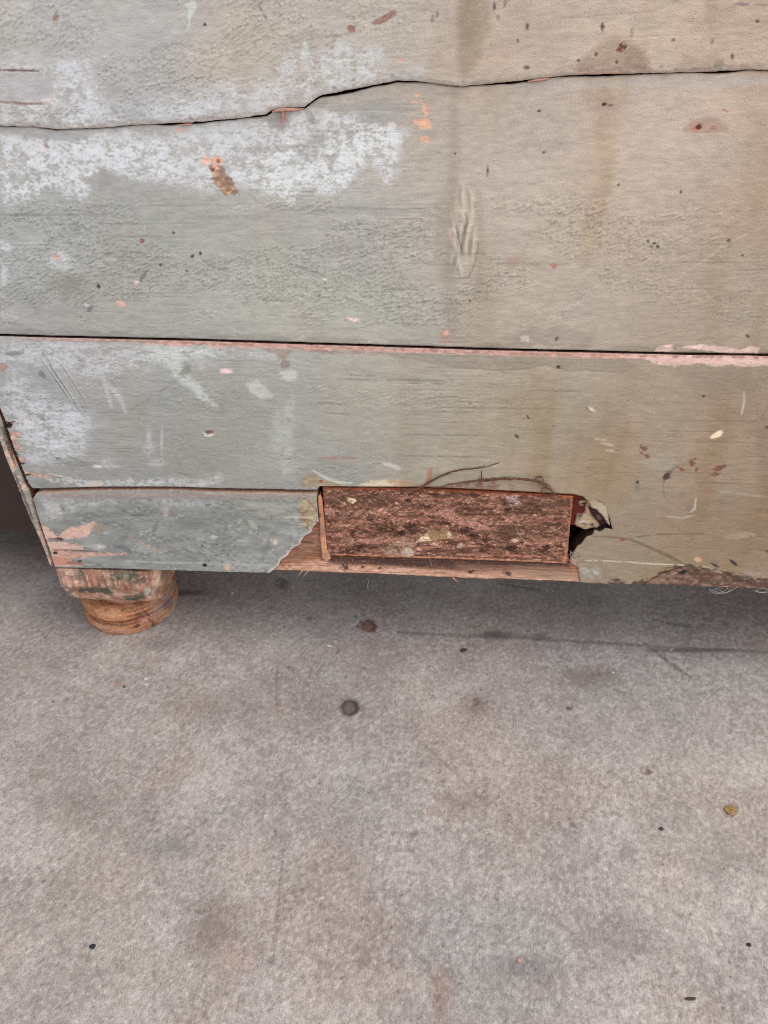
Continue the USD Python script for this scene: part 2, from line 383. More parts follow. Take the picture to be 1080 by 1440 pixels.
def upper(M, e):
    relief(M)
    M.pim = np.maximum(M.pim, 0.75 * sm(0.45, 0.62, fbm(M.W * np.array([16, 16, 26]), 3, 71)) * sm(700, 420, M.U) + 0.12)
    M.poly([(0, 90), (20, 75), (60, 88), (85, 78), (125, 85), (135, 112), (165, 150), (240, 140), (300, 118), (345, 112), (400, 82), (430, 62), (460, 72), (490, 55), (520, 60), (540, 75), (545, 100),
            (590, 95), (605, 112), (520, 125), (450, 140), (380, 162), (240, 180), (0, 185)], (200, 200, 203), 14, 16, 0.72, h=0.0001, speck=0.16)
    M.poly([(88, 85), (122, 84), (135, 140), (140, 176), (92, 178)], (200, 199, 206), 9, 10, 0.75, speck=0.25)
    M.poly([(0, 98), (60, 102), (78, 120), (75, 140), (0, 150)], (178, 174, 178), 6, 8, 0.6, h=-0.0003, col2=(150, 145, 144))
    M.poly([(260, 158), (300, 120), (380, 135), (375, 160), (270, 172)], WHITE, 12, 12, 0.6, speck=0.35)
    for x, y0, y1 in ((430, 62, 95), (478, 58, 95), (491, 62, 110), (509, 75, 105), (537, 70, 82), (523, 70, 90), (460, 80, 118)):
        M.line([(x, y0), (x - 2, (y0 + y1) / 2), (x, y1)], 5, (192, 196, 188), 0.75, h=0.0001, soft=3, rag=2)
    M.poly([(262, 6), (275, 0), (278, 14), (270, 25), (269, 40), (262, 46), (266, 25)], (190, 196, 184), 1.5, 4, 0.9, h=0.0003)
    M.line([(360, 0), (370, 18), (382, 36)], 1.6, (95, 88, 84), 0.8, h=-0.0003, breaks=0.1)
    M.poly([(523, 32), (535, 25), (545, 19), (556, 14), (557, 21), (545, 29), (535, 35), (526, 36)], (150, 94, 70), 0.8, 2, h=-0.0004, vary=0.2)
    M.spot(494, 40, 5, 5.5, (156, 108, 84), 0, 0.3, 0.6, h=-0.0004)
    M.spot(563, 86, 4.5, 2.5, (220, 155, 120), 0, 0.5, 0.6)
    M.spot(80, 24, 4, 6, (140, 112, 84), 0, 0.6, 0.5, 0.9)
    M.spot(289, 34, 2.2, 2.2, (70, 52, 70), h=-0.0004)
    M.line([(0, 98.5), (30, 99), (55, 99.5)], 1.4, (112, 64, 50), 0.95, h=-0.0008)
    M.line([(0, 143), (30, 145.5), (60, 146)], 1.6, (140, 92, 72), 0.95, h=-0.0007)
    M.line([(60, 140), (80, 141)], 3, (214, 190, 180), 0.8)
    M.poly([(640, -20), (692, -20), (688, 40), (672, 90), (655, 112), (645, 108), (643, 60)], (152, 128, 98), 7, 6, 0.75)
    M.poly([(650, 0), (675, 0), (665, 60), (648, 70)], (146, 120, 90), 8, 6, 0.5)
    M.poly([(800, 106), (812, 88), (835, 66), (858, 52), (885, 55), (906, 72), (915, 103), (860, 106)], (150, 118, 92), 7, 6, 0.6)
    M.poly([(880, 70), (905, 70), (914, 98), (875, 98)], (140, 105, 82), 6, 6, 0.5)
    M.line([(796, 90), (815, 78), (838, 60)], 1.6, (196, 182, 168), 0.6, breaks=0.0)
    M.spot(875, 69, 6, 6, (112, 54, 38), 0, 0.3, 0.8, h=-0.0005); M.spot(876, 70, 2, 2, (165, 110, 85))
    for x, y, rx, ry in ((838, 76, 2.4, 2.4), (813, 85, 2, 2.5), (867, 87, 2, 3), (847, 37, 2.6, 6), (741, 37, 3, 5), (728, 57, 1.8, 2.4), (695, 9, 2.5, 6), (946, 56, 2.4, 2), (1029, 78, 2.2, 4), (1064, 30, 3, 2), (740, 95, 4, 3)):
        M.spot(x, y, rx, ry, (78, 52, 50), 0, 0.5, 0.5, 0.85, h=-0.0003)
    M.line([(888, 40), (888, 52)], 2.2, (150, 116, 86), 0.7)
    M.line([(1033, 5.5), (1052, 6)], 1.6, (96, 82, 90), 0.8, h=-0.0003); M.line([(1058, 6), (1080, 7)], 1.2, (125, 95, 80), 0.7)
    M.spot(1012, 91, 9, 8, (132, 124, 108), 0, 0.25, 0.2, 0.85, h=0.0003); M.spot(1020, 91, 4, 6, (205, 168, 140), 0, 0.5, 0.5, 0.6)
    M.poly([(960, 75), (1005, 78), (1030, 95), (1000, 100), (955, 95)], (158, 126, 96), 8, 6, 0.5)
    M.poly([(990, -20), (1012, -20), (1008, 30), (1000, 50), (992, 30)], (160, 128, 102), 5, 5, 0.45)
    for x in (826, 846, 863):
        M.spot(x, 104 - (x - 826) * 0.02, 8, 3, (206, 132, 96), 0, 0.5, 0.8, 0.9)
    M.line([(436, 149), (465, 137), (520, 124), (545, 118)], 2.6, (188, 150, 132), 0.6, breaks=0.05)
    M.line([(378, 158), (430, 151)], 3, (196, 160, 146), 0.6, breaks=0.0)
    for x, y in ((608, 27), (615, 20), (700, 24), (710, 5), (1000, 60)):
        M.spot(x, y, 2, 4, (125, 100, 84), 10, 0.5, 0.6, 0.7, h=-0.0003)
    k = sm(-0.0045, -0.0020, e + 0.012 * M.n1 + 0.006 * M.n2) * (M.V > 60) * (0.25 + 0.6 * sm(650, 500, M.U)); i = np.nonzero(k > 0.01)[0]; M.put(i, k[i], (206, 198, 190), 0, 0.2, (170, 150, 138))  # pale chips along the crack, with its lit lip painted in
    M.h -= 0.0012 * sm(-0.004, -0.0005, e + 0.010 * M.n1) * (M.V > 60)

up_out = np.vstack([w_(CRACK), [(XR, 0.703), (XR, ZT), (-0.004, ZT), (-0.004, 0.69)]])
up_out = up_out[up_out[:, 0] > -0.0045]
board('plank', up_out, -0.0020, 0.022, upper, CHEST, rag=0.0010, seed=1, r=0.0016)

KN = arr((652, 300))
def middle(M, e):
    relief(M)
    U, V = M.U, M.V
    M.pim = np.maximum(M.pim, 0.10 + 0.95 * sm(0.44, 0.58, fbm(M.W * np.array([15, 15, 24]), 3, 73) + 0.12 * (1 - np.abs(V - 390) / 110)) * sm(262, 300, V) * sm(470, 450, V)
                       * (1 - 0.85 * np.exp(-((U - 652) / 34) ** 2) * sm(410, 380, V)) * (1 - 0.6 * sm(880, 1000, U)))
    M.pim = np.maximum(M.pim, 1.0 * np.exp(-((U - 640) / 30) ** 2 - ((V - 440) / 34) ** 2))
    big = [(0, 186), (80, 186), (240, 184), (380, 168), (440, 158), (500, 155), (552, 150), (572, 190), (556, 252), (540, 262), (520, 226), (480, 272), (440, 270), (405, 290), (370, 268), (320, 258), (285, 274), (232, 258),
           (190, 255), (165, 240), (148, 236), (132, 262), (112, 285), (95, 262), (60, 268), (25, 285), (0, 290)]
    M.poly(big, WHITE, 9, 15, 0.55, h=0.0001, speck=0.30)
    M.poly(big, (206, 206, 207), 7, 15, 0.72, h=0.00015, speck=0.15)
    M.poly([(0, 200), (150, 195), (240, 205), (262, 260), (150, 240), (100, 280), (0, 288)], (208, 207, 214), 10, 12, 0.6, speck=0.14)
    M.poly([(400, 200), (560, 170), (556, 250), (520, 225), (480, 265), (405, 285), (330, 255)], (208, 212, 209), 9, 12, 0.72, h=0.0001, speck=0.10)
    M.poly([(440, 165), (470, 195), (445, 225), (405, 235), (430, 190)], (152, 150, 144), 8, 10, 0.5)
    M.poly([(480, 152), (540, 140), (575, 145), (560, 170), (520, 175)], (150, 147, 140), 8, 8, 0.7)
    M.poly([(120, 250), (145, 236), (160, 262), (130, 268)], (143, 141, 132), 3, 5, 0.7)
    M.poly([(0, 184), (60, 186), (130, 188), (110, 200), (40, 196)], (140, 138, 136), 4, 5, 0.55)
    M.poly([(370, 168), (400, 160), (408, 170), (398, 182), (385, 180)], (112, 100, 94), 5, 4, 0.6)
    M.line([(432, 158), (440, 172)], 5, (126, 114, 106), 0.6, soft=3)
    M.line([(397, 156), (398, 168), (395, 176)], 2.6, (196, 128, 112), 0.85, h=0.0003)
    M.poly([(73, 352), (85, 348), (100, 366), (104, 374), (88, 382), (66, 372)], WHITE, 3, 7, 0.75, speck=0.3)
    M.spot(79, 363, 7, 3.5, (205, 150, 136), 15, 0.3, 0.8, 0.9, h=-0.0003)
    M.poly([(0, 338), (18, 346), (10, 354), (0, 352)], WHITE, 2, 4, 0.9); M.poly([(0, 366), (8, 376), (12, 388), (6, 400), (0, 402)], WHITE, 3, 5, 0.8)
    M.poly([(0, 430), (20, 436), (26, 450), (0, 452)], (176, 176, 178), 4, 5, 0.5)
    M.spot(95, 400, 24, 14, (118, 112, 94), 0, 0.7, 0.4, 0.55)
    # flaked spots of bare wood
    for p in ([(581, 168), (590, 168), (603, 166), (607, 174), (607, 181), (591, 182), (589, 176), (582, 175)], [(592, 191), (601, 192), (605, 194), (603, 203), (591, 198)]):
        M.poly(p, (236, 166, 118), 0.6, 1.8, h=-0.0006, vary=0.12, bare=1)
    for x, y, rx, ry in ((586, 143, 5.5, 2.4), (586, 133, 2.5, 3), (599, 153, 5, 5.5), (600, 161, 4, 3), (597, 147, 4, 1.5)):
        M.spot(x, y, rx, ry, (228, 165, 128), 0, 0.4, 0.9, 0.95, h=-0.0005, bare=1)
    M.poly([(293, 234), (308, 231), (317, 243), (326, 254), (334, 270), (329, 274), (316, 275), (305, 263), (297, 250)], (146, 96, 66), 1, 4, h=-0.0007, col2=(196, 146, 104), vary=0.5, bare=1)
    M.poly([(300, 250), (312, 246), (326, 262), (330, 271), (318, 270)], (104, 66, 46), 2, 5, 0.7, col2=(170, 120, 84))
    M.spot(289, 226, 6.5, 6.5, (233, 172, 142), 0, 0.18, 0.3, h=-0.0004, bare=1); M.spot(306, 226, 7, 6.5, (228, 160, 128), 0, 0.18, 0.35, h=-0.0004, bare=1)
    M.spot(306, 227, 2.6, 3.2, (150, 92, 72), 0, 0.4, 0.3, h=-0.0005); M.spot(302, 236, 4, 3, (222, 160, 126), 0, 0.3, 0.7); M.spot(298, 240, 3, 3, (110, 70, 50), 0, 0.4, 0.6)
    # dark specks, holes and chips
    for x, y, r, c in ((137, 403, 3, (84, 38, 26)), (199, 340, 3.4, (150, 82, 64)), (262, 382, 1.8, (70, 55, 45)), (225, 373, 2, (90, 75, 66)), (281, 357, 2.4, (92, 66, 56)), (270, 361, 2.4, (100, 68, 58)), (243, 328, 2.2, (110, 84, 66)),
                       (640, 217, 1.4, (70, 50, 44)), (758, 157, 1.8, (90, 66, 56)), (765, 215, 1.8, (110, 88, 76)), (958, 270, 2.6, (110, 74, 58)), (870, 260, 2, (110, 86, 72)), (1025, 340, 2.6, (84, 66, 58)),
                       (783, 477, 3, (60, 34, 28)), (1044, 360, 2, (110, 84, 70)), (661, 424, 2, (72, 52, 46)), (1052, 474, 2.6, (100, 80, 66)), (920, 343, 2.4, (70, 62, 54)), (912, 340, 2, (80, 72, 64)), (916, 347, 2, (84, 76, 66)), (925, 347, 1.8, (84, 76, 66))):
        M.spot(x, y, r, r, c, 0, 0.35, 0.5, 0.95, h=-0.0006)
    M.spot(852, 148, 14, 8, (146, 120, 110), 0, 0.7, 0.4, 0.5); M.spot(850, 147.5, 3.4, 3, (58, 28, 26), h=-0.0012); M.spot(859, 148, 5, 1.4, (110, 82, 74))
    M.spot(169, 427, 5.5, 3, (226, 160, 142), 20, 0.3, 0.7, h=-0.0004, bare=1); M.spot(191, 397, 4.5, 3, (214, 186, 168), 0, 0.3, 0.6)
    M.poly([(194, 394), (204, 380), (209, 379), (204, 390), (198, 397)], (96, 96, 88), 1.5, 2, 0.8)
    M.spot(126, 436, 6, 4, (110, 110, 106), -30, 0.3, 0.8, 0.9, h=-0.0003); M.spot(121, 430, 4, 2, (186, 184, 180))
    for x, y, rx in ((492, 449, 4.5), (500, 451, 3.5), (504, 452, 2)): M.spot(x, y, rx, 2.4, (228, 186, 172), 0, 0.4, 0.7, h=0.0003)
    M.spot(457, 393, 4, 1.6, (222, 204, 188)); M.spot(64, 204, 3.2, 6, (150, 118, 96), 0, 0.5, 0.6, 0.8); M.line([(216, 202), (222, 214)], 1.6, (196, 196, 178), 0.9); M.line([(115, 206), (140, 200)], 1, (196, 176, 168), 0.6)
    M.line([(246, 184), (262, 183)], 3, (220, 164, 132), 0.75, breaks=0.08)
    M.poly([(960, 182), (972, 170), (990, 165), (1012, 168), (1025, 180), (1027, 186), (1000, 189), (965, 187)], (166, 122, 98), 3, 3, 0.7)
    M.spot(980, 181, 6, 4.5, (206, 118, 84), -30, 0.3, 0.6, h=-0.0006, bare=1); M.spot(984, 180, 3.4, 4, (96, 52, 40), -30, 0.4, 0.5, h=-0.0006); M.spot(1004, 180, 4, 2.5, (176, 110, 84))
    M.spot(1018, 155, 5, 1.8, (176, 108, 82), 20, 0.4, 0.6); M.spot(916, 147, 4, 3, (196, 188, 174), 0, 0.4, 0.6, 0.6)
    M.line([(686, 231), (686, 240), (685, 249)], 1.2, (140, 76, 66), 0.8); M.spot(686, 240, 2, 2.4, (110, 44, 36))
    M.spot(721, 370, 12, 7, (166, 132, 112), 0, 0.5, 0.6, 0.75); M.spot(779, 374, 4, 4, (186, 96, 60), 0, 0.4, 0.7); M.line([(735, 372), (800, 372)], 3, (146, 124, 106), 0.45)
    M.poly([(740, 462), (800, 462), (835, 472), (830, 484), (700, 482)], (140, 122, 106), 8, 5, 0.5); M.spot(738, 476, 7, 4, (192, 182, 158), 0, 0.4, 0.8, 0.8, h=0.0003)
    M.poly([(1045, 420), (1062, 405), (1066, 430), (1050, 440)], (172, 142, 104), 6, 5, 0.4)
    M.line([(1080, 315), (1025, 342), (985, 370), (960, 385)], 2.4, (186, 164, 142), 0.5, h=-0.0002, breaks=0.02)
    M.poly([(1045, 200), (1075, 160), (1085, 300), (1068, 420), (1050, 330)], (160, 132, 104), 12, 8, 0.4)
    M.poly([(985, 250), (1000, 250), (990, 340), (978, 400), (968, 390)], (166, 138, 116), 9, 5, 0.35)
    M.poly([(700, 118), (800, 112), (1000, 106), (1080, 105), (1080, 118), (980, 126), (880, 120), (760, 130)], (182, 172, 164), 6, 7, 0.55)
    M.line([(440, 300), (600, 296)], 3, (138, 134, 124), 0.4, soft=3, taper=False); M.line([(0, 302), (150, 304)], 2, (132, 130, 122), 0.5, soft=2); M.line([(270, 305), (420, 306)], 2.5, (134, 132, 124), 0.45, soft=3)
    # the knot and the wavy grain round it
    M.poly([(634, 128), (645, 128), (646, 300), (640, 480), (626, 480), (628, 300)], (150, 132, 114), 7, 5, 0.5)
    M.poly([(611, 300), (620, 270), (640, 262), (630, 400), (616, 400)], (152, 132, 112), 7, 4, 0.5)
    M.poly([(668, 285), (676, 262), (680, 300), (680, 400), (668, 420), (672, 340)], (148, 130, 112), 6, 4, 0.5)
    dx, dy = U - 651, V - 330
    wx, wy = 16 * (fbm(M.W * 38 + 1, 3, 93) - 0.5), 40 * (fbm(M.W * 30 + 4, 3, 94) - 0.5)
    q = np.hypot((dx + wx + 0.06 * dy) / 19, (dy + wy) / 62)
    k = sm(1.15, 0.75, q)
    wob = fbm(M.W * np.array([60, 60, 30]), 3, 91) - 0.5
    am = sm(0.42, 0.6, fbm(M.W * np.array([60, 60, 30]) + 8, 3, 95))
    fold = np.sin(dx * 0.55 + 16 * wob + 0.04 * dy)
    M.h += k * (0.0016 * am * fold + 0.0012 * (fbm(M.W * 130, 3, 92) - 0.5)) + 0.0008 * sm(1.2, 0.7, q)
    M.C = M.C * (1 - 0.14 * k * am * sm(-0.2, -0.8, fold))[:, None]
    M.C = M.C * (1 - (k * 0.28)[:, None]) + 1.1 * lin((190, 178, 158)) * (k * 0.28)[:, None]
    for p, w, h in (([(650, 260), (652, 290), (650, 315), (640, 345), (645, 372), (650, 392)], 2.2, 0.0014), ([(664, 285), (661, 310), (654, 345)], 2.0, 0.0012), ([(668, 332), (664, 352), (656, 372)], 2.4, 0.0014), ([(649, 300), (651, 312)], 3.4, 0.0018), ([(634, 300), (638, 322), (646, 345)], 2.6, 0.0014)):
        M.line(p, w, (190, 180, 158), 0.35, h=h, soft=1.4, rag=0.8)
    for p, w in (([(672, 345), (668, 370), (658, 392), (645, 392)], 1.1), ([(641, 318), (646, 340), (650, 352)], 1.6), ([(655, 300), (657, 314), (652, 330)], 1.4)):
        M.line(p, w, (132, 112, 94), 0.7, h=-0.0009, soft=1)
    M.spot(635, 330, 6, 8, (206, 172, 158), 0, 0.5, 0.7, 0.7, h=0.0004)
    M.poly([(622, 462), (628, 466), (632, 478), (640, 484), (618, 482)], (176, 122, 92), 3, 5, 0.75); M.spot(627, 468, 3.4, 3, (222, 156, 120), 0, 0.4, 0.6)
    M.poly([(628, 250), (646, 250), (644, 262), (630, 262)], (150, 130, 112), 4, 3, 0.4)
    # bare pink wood along the seam at the right
    M.poly([(917, 497), (925, 489), (938, 485), (947, 485), (948, 493), (938, 496)], (232, 186, 168), 0.7, 3, h=-0.0005, vary=0.15, bare=1)
    M.poly([(952, 490), (965, 486), (990, 485), (1010, 488), (1030, 489), (1040, 493), (1046, 490), (1058, 488), (1068, 490), (1068, 499), (1020, 497), (985, 493)], (235, 192, 174), 0.7, 3, h=-0.0005, vary=0.15, bare=1)
    M.C = M.C * (1 - 0.15 * sm(-0.0020, -0.0003, e) * (V > 300))[:, None]  # seam shading put into the colour along the lower edge
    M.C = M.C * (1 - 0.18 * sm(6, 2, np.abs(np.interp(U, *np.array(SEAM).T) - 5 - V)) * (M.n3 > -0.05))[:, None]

cx_ = np.linspace(-60, 1100, 260); crk = np.stack([cx_, np.interp(cx_, *np.array(CRACK, float).T)], 1)
cn = fbm(np.stack([cx_ / 60, 0 * cx_, 0 * cx_], 1), 4, 12); crk[:, 1] += 0.5 + 9.0 * np.maximum(cn - 0.40, 0) ** 1.25 + 1.6 * np.exp(-((cx_ - 405) / 24) ** 2) + 1.0 * np.exp(-((cx_ - 560) / 30) ** 2); pass
mid_out = np.vstack([w_(SEAM), [(XR, 0.452), (XR, 0.700)], w_(crk[::-1])])
mid_out = mid_out[(mid_out[:, 0] > -0.003)]
mid_out = np.vstack([mid_out, [(-0.003, w_((-25, 180))[0, 1]), (-0.003, 0.4735)]])
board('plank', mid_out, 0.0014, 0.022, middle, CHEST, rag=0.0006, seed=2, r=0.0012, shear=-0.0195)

HOLE_TOP = [(806, 695), (813, 696.5), (820, 698), (825, 704)]
HOLE_R = [(834, 705), (841, 704), (848, 711), (853, 722), (856, 727), (861, 744), (851, 742), (844, 747), (836, 745), (832, 752), (824, 754.5), (816, 765), (812, 766.5), (806, 776), (800, 789), (806, 795)]
def lower(M, e):
    relief(M)
    U, V = M.U, M.V
    M.pim = np.maximum(M.pim, 0.16 + 0.45 * sm(0.5, 0.64, fbm(M.W * np.array([15, 15, 30]), 3, 75)) * sm(900, 560, U))
    for p, a in (([(0, 478), (90, 478), (210, 482), (290, 488), (400, 490), (410, 503), (370, 505), (330, 500), (285, 512), (240, 508), (180, 520), (125, 530), (95, 524), (60, 508), (0, 520)], 0.72),
                 ([(0, 540), (20, 520), (45, 540), (65, 560), (100, 566), (130, 572), (128, 600), (120, 640), (95, 642), (60, 655), (40, 650), (20, 600), (0, 580)], 0.74),
                 ([(60, 550), (115, 580), (125, 600), (75, 640), (30, 600)], 0.4)):
        M.poly(p, (198, 197, 204), 10, 15, a * 0.85, h=0.0001, speck=0.24)
    M.poly([(200, 482), (300, 489), (300, 500), (255, 505), (262, 520), (280, 540), (306, 570), (300, 573), (275, 555), (245, 530), (232, 510), (210, 500)], (190, 192, 184), 4, 8, 0.85, h=0.0002, speck=0.35)
    M.poly([(348, 540), (362, 532), (375, 545), (384, 557), (366, 560), (352, 552)], (188, 186, 172), 3, 5, 0.85, h=0.0002)
    M.spot(407, 526, 11, 9, (186, 188, 174), 0, 0.4, 0.6, 0.8); M.spot(402, 512, 7, 7, (126, 112, 98), 0, 0.5, 0.7, 0.7); M.spot(262, 520, 6, 9, (118, 114, 104), 20, 0.5, 0.7, 0.6)
    M.poly([(385, 580), (398, 572), (412, 555), (416, 575), (412, 620), (415, 660), (400, 668), (392, 640), (380, 625)], (176, 177, 170), 7, 9, 0.6, speck=0.3)
    M.poly([(60, 668), (120, 672), (200, 668), (300, 672), (310, 684), (200, 685), (70, 684)], (184, 182, 182), 4, 9, 0.85, speck=0.16)
    for x, y, rx, ry in ((210, 630, 9, 8), (222, 650, 12, 5), (145, 655, 25, 2.2), (150, 648, 10, 4), (308, 670, 6, 8), (130, 598, 16, 3), (210, 615, 4, 14), (228, 620, 2, 20)):
        M.spot(x, y, rx, ry, (182, 181, 178), 0, 0.6, 1.0, 0.65, speck=0.3)
    for p in ([(143, 520), (150, 545), (158, 572)], [(150, 535), (160, 548), (170, 560), (178, 580)]):
        M.line(p, 3, (178, 178, 172), 0.7, soft=1.5, rag=1.5)
    # trowel scratches
    for x0, y0, x1, y1 in ((58, 505, 96, 560), (64, 503, 112, 580), (70, 512, 118, 585), (86, 512, 122, 568), (76, 530, 100, 565), (60, 496, 75, 515)):
        M.line([(x0, y0), ((x0 + x1) / 2 + 1, (y0 + y1) / 2), (x1, y1)], 1.0, (124, 122, 116), 0.6, h=-0.0008, soft=0.7, taper=True)
        M.line([(x0 + 2.5, y0), ((x0 + x1) / 2 + 3.5, (y0 + y1) / 2), (x1 + 2.5, y1)], 0.8, (186, 184, 184), 0.45, h=0.0004, soft=0.8)
    M.line([(180, 580), (230, 548), (270, 520)], 1.4, (128, 124, 114), 0.6, h=-0.0004, breaks=0.05); M.line([(246, 662), (268, 668)], 1.2, (110, 108, 100), 0.6); M.line([(246, 640), (258, 662)], 1, (112, 110, 102), 0.5)
    M.line([(10, 497), (32, 496)], 3, (100, 98, 94), 0.75, soft=2); M.spot(61, 526, 4, 6, (96, 94, 92), -30, 0.5, 0.5, 0.7)
    M.line([(0, 516), (9, 515)], 6, (162, 92, 66), 0.85); M.line([(60, 577), (104, 577)], 1.4, (150, 132, 128), 0.6)
    for x0, y0, x1, w in ((480, 526, 530, 1.6), (475, 532, 540, 1.4), (437, 565, 480, 1.4), (460, 580, 500, 1.2), (540, 533, 640, 1.8), (575, 538, 660, 1.2), (740, 548, 830, 1), (540, 610, 700, 1.2), (560, 640, 690, 1.2), (620, 572, 760, 1.0), (700, 600, 760, 0.9)):
        M.line([(x0, y0), ((x0 + x1) / 2, y0 + 1), (x1, y0 + 2)], w, (112, 104, 92), 0.6, h=-0.0003, breaks=0.04)
    # bare wood of the sawn top edge
    top = np.interp(U, *np.array(SEAM).T) + 2.5
    k = sm(7, 4.0, V - top + 10 * M.n1 + 3 * M.n2) * sm(150, 260, U) * sm(-0.10, 0.05, M.n3 + 0.10 + 0.12 * sm(600, 1000, U))
    i = np.nonzero(k > 0.01)[0]
    M.put(i, k[i], (224, 164, 146), 0, 0.2, (196, 130, 108), 1)
    k = sm(4, 2, V - top) * sm(0, 60, U) * 0.7; i = np.nonzero(k > 0.01)[0]; M.put(i, k[i], (196, 142, 124), 0, 0.2, (150, 104, 88), 1)
    M.poly([(872, 501), (905, 500), (940, 501), (1080, 503), (1080, 512), (1045, 515), (1030, 511), (1010, 514), (985, 510), (950, 514), (925, 511), (905, 504)], (236, 190, 174), 0.8, 4, h=-0.0004, vary=0.15, bare=1, col2=(222, 164, 146))
    M.poly([(370, 489), (420, 492), (410, 496), (398, 510), (390, 498), (378, 495)], (150, 112, 88), 2, 4, 0.7); M.poly([(420, 489), (540, 494), (530, 499), (430, 496)], (152, 116, 94), 2, 4, 0.7, speck=0.25)
    M.poly([(530, 494), (700, 499), (880, 505), (895, 516), (868, 523), (820, 519), (800, 521), (768, 512), (735, 518), (700, 520), (650, 516), (600, 509), (560, 504)], (136, 119, 101), 1.6, 2, 0.55)
    M.line([(600, 509), (650, 516), (700, 520), (735, 518), (768, 512), (800, 521), (820, 519), (868, 523), (890, 518)], 1.0, (116, 100, 84), 0.5)
    M.poly([(930, 515), (1080, 514), (1080, 535), (1060, 560), (1000, 548), (960, 530)], (132, 114, 94), 10, 8, 0.45)
    M.line([(1020, 592), (1042, 591), (1052, 594), (1070, 588), (1080, 570)], 1.4, (118, 98, 80), 0.6); M.line([(1042, 583), (1046, 562), (1045, 550)], 1.6, (206, 186, 160), 0.85, h=0.0003); M.poly([(1030, 540), (1052, 545), (1050, 575), (1030, 570)], (160, 138, 112), 8, 8, 0.4)
    M.spot(318, 521, 8, 3.2, (228, 184, 178), 0, 0.3, 0.7, h=0.0003)
    M.spot(294, 608.5, 7.5, 4.6, (206, 200, 188), 10, 0.25, 0.3); M.spot(294, 607, 6, 3.2, (126, 78, 42), 10, 0.3, 0.6, h=-0.0004, vary=0.3)
    M.line([(446, 643.5), (475, 643), (505, 644)], 1.6, (166, 84, 78), 0.75, breaks=0.06)
    M.spot(1008, 610, 9.5, 4, (238, 206, 166), -25, 0.25, 0.5, h=-0.0003, vary=0.1); M.spot(832, 575, 5, 2.4, (226, 190, 158), 25, 0.4, 0.5); M.line([(822, 571), (830, 577)], 1.6, (110, 92, 78), 0.6)
    for x, y in ((835, 615), (845, 622), (852, 632)): M.line([(x, y), (x + 18, y + 3)], 1.8, (190, 178, 152), 0.6, h=0.0002, breaks=0.03)
    M.spot(989, 556, 2.6, 1.8, (80, 64, 54)); M.spot(785, 515.5, 2.4, 2, (58, 34, 30), h=-0.0008); M.spot(742, 585, 1.6, 3, (80, 66, 56), -40); M.spot(726, 612, 1.8, 3, (84, 66, 56), -50); M.spot(661, 566, 2.2, 2, (140, 106, 88)); M.spot(1078, 600, 3, 2, (80, 60, 50))
    for x, y, rx, ry, rot in ((904, 630, 5, 3.6, 0), (909, 640, 3, 1.8, 0), (957, 658, 5, 2, 15), (973, 650, 3, 3.6, 10), (979, 659, 2, 2.6, 0), (1012, 657, 9, 3.4, -22), (1006, 666, 4, 2, 0)):
        M.spot(x, y, rx * 1.1, ry * 1.1, (132, 68, 48), rot, 0.3, 1.2, 0.9, h=-0.0004, col2=(98, 48, 36))
    M.spot(937, 669, 9, 4, (78, 48, 42), -55, 0.35, 0.7, h=-0.0008); M.spot(946, 658, 5, 2.4, (128, 110, 96), -55, 0.4, 0.6); M.line([(932, 680), (934, 700)], 1.2, (120, 100, 80), 0.6)
    M.spot(895, 682, 4, 8, (118, 104, 88), 0, 0.6, 0.5, 0.7); M.spot(896, 677, 2, 2, (60, 50, 44)); M.poly([(915, 640), (945, 632), (950, 650), (935, 665), (915, 660), (900, 650)], (160, 148, 130), 5, 6, 0.5, speck=0.35)
    M.line([(978, 700), (976, 714), (970, 719)], 1.8, (188, 174, 154), 0.8, h=0.0005); M.line([(938, 725), (960, 727), (975, 724)], 1.4, (186, 168, 142), 0.6)
    M.spot(968, 713, 5, 4, (120, 98, 90), 0, 0.5, 0.5, 0.6)
    # brown runs
    M.line([(883, 590), (877, 615), (866, 640), (860, 660), (850, 690)], 4, (146, 112, 72), 0.6, soft=6, rag=1.6); M.poly([(868, 640), (885, 640), (895, 670), (885, 700), (866, 715), (850, 700)], (152, 122, 82), 8, 6, 0.55)
    M.poly([(985, 660), (1000, 650), (1004, 690), (994, 706), (984, 690)], (150, 112, 78), 6, 5, 0.5); M.poly([(1060, 600), (1080, 580), (1085, 700), (1066, 690)], (130, 98, 74), 8, 5, 0.45); M.poly([(1050, 700), (1064, 705), (1058, 740), (1044, 750), (1048, 720)], (140, 104, 72), 5, 6, 0.45)
    M.poly([(948, 596), (960, 594), (956, 612), (944, 612)], (140, 112, 84), 5, 4, 0.4)
    # stains above the patch
    M.poly([(424, 672), (440, 664), (456, 672), (480, 676), (478, 686), (446, 687), (425, 684)], (146, 108, 58), 3, 6, 0.75, col2=(176, 150, 100)); M.poly([(500, 683), (520, 676), (560, 673), (566, 683)], (216, 192, 152), 2, 5, 0.9, h=0.0003, vary=0.2)
    M.line([(440, 660), (460, 672), (480, 678), (495, 678)], 2, (196, 196, 182), 0.8, breaks=0.0); M.spot(452, 675, 2.6, 3, (150, 74, 42)); M.line([(540, 650), (562, 658)], 3.4, (190, 190, 178), 0.75, rag=1.6); M.line([(548, 676), (588, 683)], 5, (176, 134, 86), 0.8)
    M.poly([(597, 682), (601, 668), (603, 657), (608, 657), (609, 668), (604, 684)], (166, 104, 62), 1, 2, 0.95)
    for p in ([(640, 684), (650, 674), (690, 672), (705, 680), (700, 688)], [(712, 676), (724, 680), (734, 688), (716, 690)], [(752, 672), (768, 676), (782, 690), (764, 692)], [(620, 682), (650, 678), (652, 686)], [(590, 684), (640, 680), (640, 686)]):
        M.poly(p, (158, 102, 74), 1.5, 5, 0.9, col2=(120, 76, 56), speck=0.25)
